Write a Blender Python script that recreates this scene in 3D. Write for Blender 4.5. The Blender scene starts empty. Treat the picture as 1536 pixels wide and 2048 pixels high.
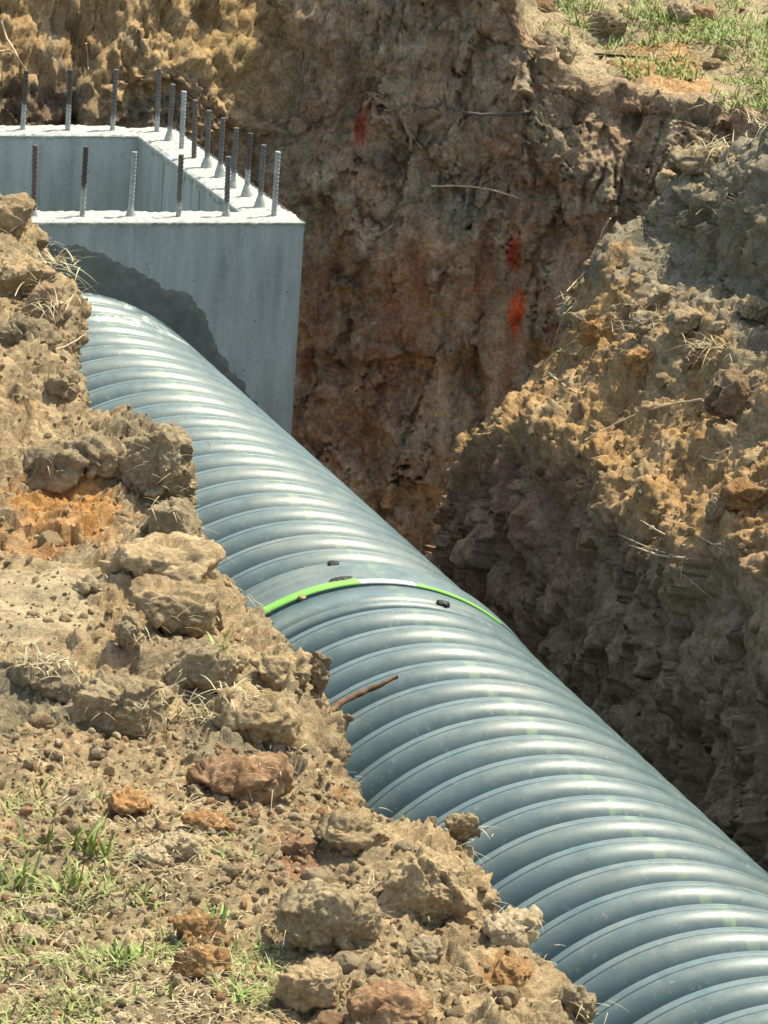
import bpy, bmesh, math, random
import numpy as np
from mathutils import Vector, Matrix

random.seed(7)
rng = np.random.default_rng(11)
scene = bpy.context.scene
col = scene.collection
V3 = lambda *a: np.array(a, float)

# ------------------------------------------------------------------ camera
CAM = V3(0, 0, 3.25)
PITCH, ROLL = math.radians(14.3557), math.radians(-3.7934)
FPX, CX, CY = 11042.7, 768.0, 1024.0            # focal length for a 1536 x 2048 frame
_F = V3(0, math.cos(PITCH), -math.sin(PITCH))
_U0 = V3(0, math.sin(PITCH), math.cos(PITCH))
_R0 = V3(1, 0, 0)
_U = _U0*math.cos(ROLL) + _R0*math.sin(ROLL)
_R = _R0*math.cos(ROLL) - _U0*math.sin(ROLL)
cam_data = bpy.data.cameras.new('camera')
cam_data.sensor_fit = 'VERTICAL'
cam_data.sensor_height = 36.0
cam_data.lens = FPX*36.0/2048.0
cam_data.clip_start = 0.1
cam_data.clip_end = 2000.0
cam = bpy.data.objects.new('camera', cam_data)
col.objects.link(cam)
m = Matrix.Identity(4)
for i in range(3):
    m[i][0] = _R[i]; m[i][1] = _U[i]; m[i][2] = -_F[i]; m[i][3] = CAM[i]
cam.matrix_world = m
scene.camera = cam

# ------------------------------------------------------------------ sky, sun, exposure
SUN_EL = math.radians(65.0)
SUN_H = V3(0.80, 0.60, 0.0)                     # horizontal direction towards the sun
SUN_DIR = V3(SUN_H[0]*math.cos(SUN_EL), SUN_H[1]*math.cos(SUN_EL), math.sin(SUN_EL))
world = bpy.data.worlds.new('World')
scene.world = world
world.use_nodes = True
wn = world.node_tree.nodes; wl = world.node_tree.links
wn.clear()
wo = wn.new('ShaderNodeOutputWorld'); wb = wn.new('ShaderNodeBackground'); ws = wn.new('ShaderNodeTexSky')
ws.sky_type = 'NISHITA'
ws.sun_disc = False
ws.sun_elevation = SUN_EL
ws.sun_rotation = math.atan2(SUN_H[0], SUN_H[1])
ws.dust_density = 2.0
wb.inputs['Strength'].default_value = 0.15
wl.new(ws.outputs[0], wb.inputs['Color']); wl.new(wb.outputs[0], wo.inputs['Surface'])
sun_data = bpy.data.lights.new('sun', 'SUN')
sun_data.energy = 3.3
sun_data.angle = math.radians(0.53)
sun_data.color = (1.0, 0.95, 0.87)
sun = bpy.data.objects.new('sun', sun_data)
col.objects.link(sun)
sun.rotation_euler = Vector(SUN_DIR).to_track_quat('Z', 'Y').to_euler()
scene.view_settings.view_transform = 'Standard'
scene.view_settings.look = 'None'
scene.view_settings.gamma = 1.0
scene.view_settings.use_curve_mapping = False
scene.view_settings.use_white_balance = True
scene.view_settings.white_balance_temperature = 7600
scene.view_settings.white_balance_tint = 2
scene.view_settings.exposure = 1.05

# ------------------------------------------------------------------ geometry of the place
J = V3(-0.6369, 15.2164, -0.8741)               # a point on the pipe axis
YAW = math.radians(18.34)
DA = V3(-math.sin(YAW), math.cos(YAW), 0)       # along the trench, away from the camera
DL = V3(math.cos(YAW), math.sin(YAW), 0)        # across the trench, to the right

def ray(px, py):
    return _F + _R*((px-CX)/FPX) - _U*((py-CY)/FPX)
def onz(px, py, z):
    d = ray(px, py); return CAM + d*((z-CAM[2])/d[2])
def project(P):
    Q = P - CAM; z = Q@_F
    return CX + FPX*(Q@_R)/z, CY - FPX*(Q@_U)/z, z
def W(a, l, z):
    a = np.asarray(a, float); l = np.asarray(l, float); z = np.asarray(z, float)
    return np.stack(np.broadcast_arrays(J[0]+a*DA[0]+l*DL[0], J[1]+a*DA[1]+l*DL[1], z), -1)
def AL(P):
    d = P - J; return d@DA, d@DL

# ------------------------------------------------------------------ numpy noise
_perm = np.concatenate([rng.permutation(256)]*3).astype(np.int32)
_grad = rng.normal(size=(256, 3)); _grad /= np.linalg.norm(_grad, axis=1)[:, None]
_grad = _grad.astype(np.float32)
_rnd = rng.random((256, 4)).astype(np.float32)
def _hash(x, y, z):
    return _perm[_perm[_perm[x & 255] + (y & 255)] + (z & 255)]
def gnoise(P, s, off=0.0):
    Q = (P/s + off).astype(np.float32)
    I = np.floor(Q).astype(np.int32); f = Q - I
    w = f*f*f*(f*(f*6-15)+10)
    out = np.zeros(len(Q), np.float32)
    for dx in (0, 1):
        wx = w[:, 0] if dx else 1-w[:, 0]
        for dy in (0, 1):
            wy = w[:, 1] if dy else 1-w[:, 1]
            for dz in (0, 1):
                wz = w[:, 2] if dz else 1-w[:, 2]
                g = _grad[_hash(I[:, 0]+dx, I[:, 1]+dy, I[:, 2]+dz)]
                out += wx*wy*wz*(g[:, 0]*(f[:, 0]-dx)+g[:, 1]*(f[:, 1]-dy)+g[:, 2]*(f[:, 2]-dz))
    return out*1.5
def fbm(P, s, n=4, gain=0.5, off=0.0):
    o = 0; a = 1.0; t = 0
    for i in range(n):
        o = o + a*gnoise(P, s/2**i, off+i*7.3); t += a; a *= gain
    return o/t
def ridged(P, s, n=3, off=0.0):
    o = 0; a = 1.0; t = 0
    for i in range(n):
        o = o + a*(1-np.abs(gnoise(P, s/2**i, off+i*3.1))*2.2); t += a; a *= .55
    return o/t
def worley(P, s, off=0.0):
    Q = (P/s + off).astype(np.float32)
    I = np.floor(Q).astype(np.int32); f = Q - I
    f1 = np.full(len(Q), 9, np.float32); f2 = f1.copy(); idr = np.zeros(len(Q), np.float32)
    for dx in (-1, 0, 1):
        for dy in (-1, 0, 1):
            for dz in (-1, 0, 1):
                r = _rnd[_hash(I[:, 0]+dx, I[:, 1]+dy, I[:, 2]+dz)]
                d = np.sqrt((dx+r[:, 0]-f[:, 0])**2+(dy+r[:, 1]-f[:, 1])**2+(dz+r[:, 2]-f[:, 2])**2)
                c = d < f1
                f2 = np.where(c, f1, np.minimum(f2, d))
                idr = np.where(c, r[:, 3], idr)
                f1 = np.where(c, d, f1)
    return f1, f2, idr
def facets(P, s, off=0.0):
    '''broken faces: every cell a plane of its own tilt and height, about +-1'''
    Q = (P/s + off).astype(np.float32)
    I = np.floor(Q).astype(np.int32); f = Q - I
    f1 = np.full(len(Q), 9, np.float32); h = np.zeros(len(Q), np.float32)
    for dx in (-1, 0, 1):
        for dy in (-1, 0, 1):
            for dz in (-1, 0, 1):
                hs = _hash(I[:, 0]+dx, I[:, 1]+dy, I[:, 2]+dz)
                r = _rnd[hs]; e0 = f[:, 0]-dx-r[:, 0]; e1 = f[:, 1]-dy-r[:, 1]; e2 = f[:, 2]-dz-r[:, 2]
                d = e0*e0+e1*e1+e2*e2
                c = d < f1
                g = _grad[hs]
                h = np.where(c, (r[:, 3]-.5)*1.1+(g[:, 0]*e0+g[:, 1]*e1+g[:, 2]*e2)*1.5, h)
                f1 = np.where(c, d, f1)
    return h
def sstep(a, b, x):
    t = np.clip((x-a)/(b-a), 0, 1); return t*t*(3-2*t)
def crumbs(P, s, off=0.0, dens=.75):
    f1, f2, r = worley(P, s, off)
    rad = .35+.4*r
    return np.where(r < dens, np.sqrt(np.clip(1-(f1/rad)**2, 0, 1))*rad, 0)

_rot = [np.linalg.qr(rng.normal(size=(3, 3)))[0] for _ in range(8)]
def billow(P, s, n=4, gain=.55, off=0.0):
    o = 0; a = 1.0; t = 0
    for i in range(n):
        o = o + a*np.abs(gnoise(P@_rot[i], s/2.1**i, off+i*5.7)); t += a; a *= gain
    return o/t
def terrace(t, k, soft=.35):
    q = t*k; f = np.floor(q); return (f+sstep(.5-soft, .5+soft, q-f))/k
def crumbly(P, off=0.0, s=.10):
    '''broken earth: lumps in lumps, ledges, fine crumbs; about +-1'''
    wp = np.stack([gnoise(P, s*1.6, off+11.), gnoise(P, s*1.6, off+23.), gnoise(P, s*1.6, off+37.)], -1)*s*.35
    Q = P+wp
    b = billow(Q, s, 5, .62, off)*2.6-.75
    f = fbm(Q, s*1.4, 5, .62, off+3.)*1.6
    t = terrace(fbm(Q, s*1.8, 3, .5, off+50.)*1.3, 3.0, .16)
    return b*.45+f*.5+t*.75
# ------------------------------------------------------------------ mesh helpers
def link(name, me, mat=None, parent=None):
    o = bpy.data.objects.new(name, me)
    col.objects.link(o)
    if mat is not None and me is not None and not me.materials:
        me.materials.append(mat)
    if parent is not None:
        o.parent = parent
    return o
def tag(o, label=None, cat=None, group=None, kind=None):
    if label: o['label'] = label
    if cat: o['category'] = cat
    if group: o['group'] = group
    if kind: o['kind'] = kind
    return o
def empty(name, loc, label=None, cat=None, group=None):
    o = bpy.data.objects.new(name, None)
    o.empty_display_size = .1
    o.location = Vector(loc)
    col.objects.link(o)
    return tag(o, label, cat, group)
def mesh_np(name, V, F, smooth=True, colr=None):
    V = np.asarray(V, np.float32); F = np.asarray(F, np.int32)
    me = bpy.data.meshes.new(name)
    k = F.shape[1]
    me.vertices.add(len(V)); me.vertices.foreach_set('co', V.ravel())
    me.loops.add(F.size); me.loops.foreach_set('vertex_index', F.ravel())
    me.polygons.add(len(F))
    me.polygons.foreach_set('loop_start', np.arange(0, F.size, k, dtype=np.int32))
    me.polygons.foreach_set('loop_total', np.full(len(F), k, np.int32))
    me.polygons.foreach_set('use_smooth', np.full(len(F), smooth, bool))
    me.update(calc_edges=True)
    if colr is not None:
        at = me.attributes.new('Col', 'FLOAT_COLOR', 'POINT')
        c4 = np.ones((len(V), 4), np.float32); c4[:, :3] = colr
        at.data.foreach_set('color', c4.ravel())
    return me
def grid_faces(nu, nv, wrap=False):
    i = np.arange(nu-1)[:, None]; j = np.arange(nv if wrap else nv-1)[None, :]
    j2 = (j+1) % nv
    return np.stack([i*nv+j, (i+1)*nv+j, (i+1)*nv+j2, i*nv+j2], -1).reshape(-1, 4)
def catmull(ts, pts, t):
    # pts: (k, ..., 3) control points at parameters ts; returns len(t) samples along axis 0
    ts = np.asarray(ts, float); k = len(ts)
    i = np.clip(np.searchsorted(ts, t, side='right')-1, 0, k-2)
    h = ts[i+1]-ts[i]; u = (t-ts[i])/h
    sl = np.zeros_like(pts)
    sl[1:-1] = (pts[2:]-pts[:-2])/(ts[2:]-ts[:-2]).reshape((-1,)+(1,)*(pts.ndim-1))
    sl[0] = (pts[1]-pts[0])/(ts[1]-ts[0]); sl[-1] = (pts[-1]-pts[-2])/(ts[-1]-ts[-2])
    sh = (-1,)+(1,)*(pts.ndim-1)
    u = u.reshape(sh); h = h.reshape(sh)
    return ((2*u**3-3*u**2+1)*pts[i]+(u**3-2*u**2+u)*h*sl[i]+(-2*u**3+3*u**2)*pts[i+1]+(u**3-u**2)*h*sl[i+1])
def grid_normals(G):
    du = np.gradient(G, axis=0); dv = np.gradient(G, axis=1)
    n = np.cross(du, dv); n /= np.linalg.norm(n, axis=2)[..., None]+1e-12
    return n

# ------------------------------------------------------------------ materials
def new_mat(name):
    mt = bpy.data.materials.new(name); mt.use_nodes = True
    nt = mt.node_tree; bs = nt.nodes['Principled BSDF']
    return mt, nt, bs
def node(nt, typ, **kw):
    n = nt.nodes.new(typ)
    for k, v in kw.items():
        if k.startswith('i_'):
            key = k[2:]
            n.inputs[int(key) if key.isdigit() else key.replace('_', ' ')].default_value = v
        else: setattr(n, k, v)
    return n
def noise_node(nt, scale, detail=4.0, rough=.6, vec=None, dist=0.0):
    n = node(nt, 'ShaderNodeTexNoise')
    n.inputs['Scale'].default_value = scale; n.inputs['Detail'].default_value = detail
    n.inputs['Roughness'].default_value = rough; n.inputs['Distortion'].default_value = dist
    if vec is not None: nt.links.new(vec, n.inputs['Vector'])
    return n
def ramp(nt, fac, stops):
    r = node(nt, 'ShaderNodeValToRGB')
    el = r.color_ramp.elements
    while len(el) < len(stops): el.new(.5)
    for e, (p, c) in zip(el, stops):
        e.position = p; e.color = (c, c, c, 1) if isinstance(c, (int, float)) else (*c, 1)
    nt.links.new(fac, r.inputs['Fac'])
    return r
def mixc(nt, fac, a, b, blend='MIX'):
    mx = node(nt, 'ShaderNodeMix', data_type='RGBA', blend_type=blend)
    for sock, val in ((mx.inputs[0], fac), (mx.inputs[6], a), (mx.inputs[7], b)):
        if hasattr(val, 'is_output'): nt.links.new(val, sock)
        elif isinstance(val, (int, float)): sock.default_value = val
        else: sock.default_value = (*val, 1)
    return mx.outputs[2]
def soil_mat(name, base=None, fine=1.0, var=.35):
    mt, nt, bs = new_mat(name)
    tc = node(nt, 'ShaderNodeTexCoord').outputs['Object']
    if base is None:
        src = node(nt, 'ShaderNodeAttribute', attribute_name='Col').outputs['Color']
    else:
        rgb = node(nt, 'ShaderNodeRGB'); rgb.outputs[0].default_value = (*base, 1)
        oi = node(nt, 'ShaderNodeObjectInfo')
        hs = node(nt, 'ShaderNodeHueSaturation')
        nt.links.new(rgb.outputs[0], hs.inputs['Color'])
        mr = node(nt, 'ShaderNodeMapRange'); mr.inputs['To Min'].default_value = .8; mr.inputs['To Max'].default_value = 1.2
        nt.links.new(oi.outputs['Random'], mr.inputs['Value']); nt.links.new(mr.outputs[0], hs.inputs['Value'])
        nd = noise_node(nt, 9, 5, .65, tc)
        src = mixc(nt, ramp(nt, nd.outputs[0], [(.42, 0.0), (.62, .6)]).outputs[0], hs.outputs[0], tuple(V3(.41, .31, .19)))
    n1 = noise_node(nt, 14*fine, 6, .65, tc)
    n2 = noise_node(nt, 90*fine, 5, .7, tc)
    r1 = ramp(nt, n1.outputs[0], [(.3, 1-var), (.7, 1+var*.6)])
    r2 = ramp(nt, n2.outputs[0], [(.3, 1-var*1.1), (.68, 1+var*.9)])
    c = mixc(nt, 1.0, src, r1.outputs[0], 'MULTIPLY')
    c = mixc(nt, 1.0, c, r2.outputs[0], 'MULTIPLY')
    nt.links.new(c, bs.inputs['Base Color'])
    bs.inputs['Roughness'].default_value = .95
    bs.inputs['Specular IOR Level'].default_value = .12
    b1 = node(nt, 'ShaderNodeBump'); b1.inputs['Strength'].default_value = 1.0; b1.inputs['Distance'].default_value = .010
    b2 = node(nt, 'ShaderNodeBump'); b2.inputs['Strength'].default_value = 1.0; b2.inputs['Distance'].default_value = .004
    n3 = noise_node(nt, 55*fine, 6, .7, tc); n4 = noise_node(nt, 260*fine, 4, .7, tc)
    nt.links.new(n3.outputs[0], b1.inputs['Height']); nt.links.new(n4.outputs[0], b2.inputs['Height'])
    nt.links.new(b1.outputs[0], b2.inputs['Normal']); nt.links.new(b2.outputs[0], bs.inputs['Normal'])
    return mt

TAN = V3(.41, .300, .175); GREY = V3(.35, .272, .168); ORANGE = V3(.42, .225, .095); RED = V3(.28, .13, .08)
RUST = V3(.36, .205, .115); DARK = V3(.165, .115, .075); PALE = V3(.49, .385, .245); MAROON = V3(.205, .125, .080); OCHRE = V3(.43, .285, .125)
BROWN = V3(.27, .185, .115); CLAYG = V3(.285, .225, .142); BLACKISH = V3(.13, .11, .08); VERM = V3(.52, .085, .03)
M_SOIL = soil_mat('soil')
M_WALL = soil_mat('wall_soil', fine=.9, var=.42)
M_TAN = soil_mat('clod_tan', TAN); M_GREY = soil_mat('clod_grey', GREY); M_ORANGE = soil_mat('clod_orange', ORANGE)
M_RUST = soil_mat('clod_rust', RUST); M_PALE = soil_mat('clod_pale', PALE); M_BROWN = soil_mat('clod_brown', BROWN*1.1)
M_CLAYG = soil_mat('clod_dark_grey', CLAYG)
for _m in (M_TAN, M_GREY, M_ORANGE, M_RUST, M_PALE, M_BROWN, M_CLAYG): _m.node_tree.nodes['RGB'].outputs[0].default_value = tuple(min(1, c_*1.15) for c_ in _m.node_tree.nodes['RGB'].outputs[0].default_value[:3])+(1,)
CM = {'tan': M_TAN, 'grey': M_GREY, 'orange': M_ORANGE, 'rust': M_RUST, 'pale': M_PALE, 'brown': M_BROWN, 'clay': M_CLAYG}

def plain_mat(name, c, rough=.8, var=.25, scale=40, spec=.3, bump=0.0):
    mt, nt, bs = new_mat(name)
    tc = node(nt, 'ShaderNodeTexCoord').outputs['Object']
    n1 = noise_node(nt, scale, 4, .6, tc)
    r1 = ramp(nt, n1.outputs[0], [(.3, 1-var), (.7, 1+var)])
    nt.links.new(mixc(nt, 1.0, c, r1.outputs[0], 'MULTIPLY'), bs.inputs['Base Color'])
    bs.inputs['Roughness'].default_value = rough; bs.inputs['Specular IOR Level'].default_value = spec
    if bump:
        b = node(nt, 'ShaderNodeBump'); b.inputs['Strength'].default_value = .8; b.inputs['Distance'].default_value = bump
        nt.links.new(n1.outputs[0], b.inputs['Height']); nt.links.new(b.outputs[0], bs.inputs['Normal'])
    return mt
M_STRAW = plain_mat('dry_straw', (.46, .385, .24), .8, .35, 30)
M_GRASS = plain_mat('green_grass', (.23, .285, .085), .6, .4, 30)
M_ROOT = plain_mat('pale_root', (.46, .36, .24), .8, .3, 60)
M_DROOT = plain_mat('dark_root', (.10, .085, .07), .7, .3, 60)
M_BARK = plain_mat('bark', (.16, .09, .05), .8, .4, 60, bump=.003)
M_TAR = plain_mat('black_tar', (.02, .02, .02), .5, .4, 80, bump=.004)

# ------------------------------------------------------------------ pieces of terrain
PATCH = []                                       # (verts, normals) kept to find where things rest
def zone_colour(P, basec, blobs, ground):
    """soil colours: ragged patches of coloured clay, some standing in for sun and shade"""
    c = np.array(basec, np.float32)
    for i, (ctr, rx, ry, cc, st) in enumerate(blobs):
        vv = (P[:, 1]-ctr[1]) if ground else (P[:, 2]-ctr[2])
        ix = np.nonzero((np.abs(P[:, 0]-ctr[0]) < rx*2) & (np.abs(vv) < ry*2))[0]
        if not len(ix): continue
        Q = P[ix]; sc = min(max(rx*1.1, .02), .12)
        dx = (Q[:, 0]-ctr[0])/rx + fbm(Q, sc, 4, .65, 3.0+i)*.9
        dy = vv[ix]/ry + fbm(Q, sc, 4, .65, 31.0+i)*.9
        w = (1-sstep(.55, 1.05, np.sqrt(dx*dx+dy*dy)))*st
        w = (w*sstep(-.55, -.1, fbm(Q, sc*.4, 3, .6, 77.+i)))[:, None]
        c[ix] = c[ix]*(1-w)+np.asarray(cc, np.float32)*w
    return c
def ctrl(*rows): return np.array(rows, float)

# ---- left bank -------------------------------------------------
EDGE = [(0, 395), (60, 430), (75, 480), (160, 565), (150, 605), (100, 660), (160, 745), (235, 850), (345, 870), (385, 930), (368, 1000), (440, 1110),
        (530, 1215), (600, 1290), (655, 1380), (690, 1500), (715, 1580), (800, 1655), (925, 1660), (965, 1750), (968, 1830), (1075, 1890), (1150, 1990), (1210, 2048)]
def bank_h(py): return np.interp(py, [400, 700, 1100, 1600, 2048, 2600], [.15, .13, .08, .03, .02, .02])
ea, el, ez = [], [], []
for (px, py) in EDGE:
    P = onz(px, py, bank_h(py)); a_, l_ = AL(P)
    ea.append(a_); el.append(l_); ez.append(P[2])
o_ = np.argsort(ea); ea = np.array(ea)[o_]; el = np.array(el)[o_]; ez = np.array(ez)[o_]
ea = np.concatenate([[-9.5, -7.2], ea, [1.15]]); el = np.concatenate([[-1.0, -.95], el, [el[-1]-.25]]); ez = np.concatenate([[.02, .02], ez, [.1]])

def make_left_bank():
    da = .0066
    a = np.concatenate([np.linspace(-9.2, -6.45, 70)[:-1], np.arange(-6.45, 1.12, da)])
    le = np.interp(a, ea, el); he = np.interp(a, ea, ez)
    k = np.ones(9)/9; le = np.convolve(np.pad(le, 4, 'edge'), k, 'valid'); he = np.convolve(np.pad(he, 4, 'edge'), np.ones(9)/9, 'valid')
    lo = np.minimum(le, -.66)
    end = sstep(.75, 1.1, a)                      # the bank's far end falls away before the concrete box
    def row(l, z): return W(a, l, z-end*.9)
    rows = ctrl(row(le*0-5.0, he*0+.0), row(le-1.6, he*0+.02), row(le-1.0, he*.6), row(le-.55, he+.0), row(le-.22, he+.01), row(le-.07, he+.0), row(le-.0, he-.045),
                row(le+.015, he-.13), row(np.minimum(le, lo+.12), he-.30), row(lo-.02, he*0-.62), row(lo-.03, he*0-1.05), row(lo-.0, he*0-1.62))
    ts = np.array([0, 3.4, 4.0, 4.45, 4.78, 4.93, 5.02, 5.11, 5.29, 5.65, 6.1, 6.6])
    t = np.concatenate([np.linspace(0, 2.4, 40)[:-1], np.linspace(2.4, 3.3, 40)[:-1], np.linspace(3.3, 3.9, 60)[:-1], np.arange(3.9, 5.32, .0060), np.linspace(5.33, 6.6, 70)])
    G = catmull(ts, rows, t).transpose(1, 0, 2)
    sh = G.shape[:2]
    N = grid_normals(G).reshape(-1, 3); N = np.where((N[:, 2:3] < -.2), N, N)
    P = G.reshape(-1, 3)
    up = np.sign((N*(V3(0, 0, 1)*.6+DL*.8)).sum(1))[:, None]; N = N*up
    px, py, dep = project(P)
    # sandy slide and gravel areas (world ellipses)
    def area(q, rx, ry):
        c = onz(q[0], q[1], .07); dx = (P[:, 0]-c[0])/rx; dy = (P[:, 1]-c[1])/ry
        return 1-sstep(.6, 1.1, np.sqrt(dx*dx+dy*dy)+fbm(P, .15, 2)*.3)
    slide = area((70, 1215), .16, .33)
    gravel = np.maximum(area((150, 1800), .75, 1.1), np.maximum(area((330, 1600), .45, .6), area((560, 1720), .2, .4)))
    far = sstep(11.8, 13.0, P[:, 1])
    big = fbm(P, .42, 3, .5, 1.0)*.075 + fbm(P, .17, 3, .5, 9.0)*.03
    lump = (1-gravel*.8); rough = (1-.9*slide)
    f1b, f2b, rb = worley(P+fbm(P, .06, 2)[:, None]*.02, .030, 7.0)
    st = sstep(-.1, .3, fbm(P, .2, 2, .5, 44.))
    fine = fbm(P, .028, 3, .75, 21.)*.013 + billow(P, .02, 2, .6, 25.)*.010
    c1 = crumbs(P, .026, 1.0, .5)*.016*(.25+.75*gravel)
    crack = sstep(.93, 1.0, 1-np.abs(gnoise(P+fbm(P, .05, 3)[:, None]*.05, .19, 61.))*2.2)*sstep(-.1, .2, fbm(P, .4, 2, .5, 63.))
    wq = np.stack([fbm(P, .07, 3, .6, 81.+i*9) for i in range(3)], -1)*.03
    d = big*(.5+.5*lump) + (crumbly(P, 5., .125)*.045+facets(P+wq, .13, 3.)*.020+facets(P+wq*.6, .05, 13.)*.0095)*lump*rough + facets(P+wq*.4, .028, 17.)*.006*gravel + crumbly(P, 15., .045)*.012*(.4+.6*gravel)*rough + fine*rough + c1*(.3+.7*st)*rough + fbm(P, .06, 3, .5, 71.)*.008 - crack*.03*(lump*.9+.1)
    edgew = sstep(.12, .0, np.abs(P@DL-(J@DL)-np.repeat(le, sh[1])))
    d = np.where(edgew > .5, d*.8, d)
    P2 = P + N*d[:, None]
    base = np.zeros_like(P)+TAN*1.08
    w = sstep(-.1, .35, fbm(P, .22, 4, .55, 50.))[:, None]; base = base*(1-w)+GREY*w
    w = sstep(.12, .5, fbm(P, .12, 4, .6, 60.))[:, None]; base = base*(1-.4*w)+RUST*.4*w
    w = (gravel*sstep(-.2, .3, fbm(P, .3, 3, .5, 70.)))[:, None]; base = base*(1-.6*w)+V3(.47, .35, .205)*.6*w
    w = (rb > .82)[:, None]*gravel[:, None]; base = base*(1-.5*w)+PALE*.5*w
    w = (rb < .12)[:, None]*gravel[:, None]; base = base*(1-.5*w)+RUST*.5*w
    bl = []
    for (q, rx, ry, cc, st) in [((120, 1040), .17, .34, V3(.50, .255, .095), 1.0), ((60, 1090), .13, .2, V3(.44, .25, .12), .7), ((70, 1215), .17, .33, PALE*.95, .9), ((300, 1115), .1, .12, TAN, .6),
                                ((310, 930), .12, .35, CLAYG, .9), ((100, 1370), .14, .25, V3(.25, .215, .15), .85), ((470, 1460), .16, .22, V3(.26, .22, .15), .7), ((60, 600), .14, .5, V3(.31, .25, .155), .8),
                                ((690, 1570), .04, .18, ORANGE*.8, .8), ((590, 1700), .06, .1, RED*1.1, .8), ((560, 1665), .05, .08, ORANGE*.9, .6), ((1010, 1900), .05, .12, ORANGE*.95, .8),
                                ((300, 1740), .09, .12, GREY, .6), ((420, 1760), .1, .16, GREY*.9, .7), ((150, 1960), .25, .35, V3(.31, .25, .155), .75), ((40, 1750), .2, .4, V3(.30, .25, .14), .5), ((870, 1760), .11, .35, V3(.36, .25, .14), .7), ((60, 820), .1, .3, V3(.38, .285, .175), .6), ((40, 880), .05, .1, ORANGE, .5)]:
        bl.append((onz(q[0], q[1], .07), rx, ry, cc, st))
    base = zone_colour(P, base, bl, True)
    me = mesh_np('left_bank', P2, grid_faces(*sh)[:, ::-1] if False else grid_faces(*sh), True, base)
    o = link('left_bank', me, M_SOIL); tag(o, kind='structure')
    G2 = P2.reshape(sh+(3,)); N2 = grid_normals(G2).reshape(-1, 3); N2 *= np.sign((N2*(V3(0, 0, 1)*.6+DL*.8)).sum(1))[:, None]
    PATCH.append((P2, N2, 'left', gravel))
    return o
left_bank = make_left_bank()

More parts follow.
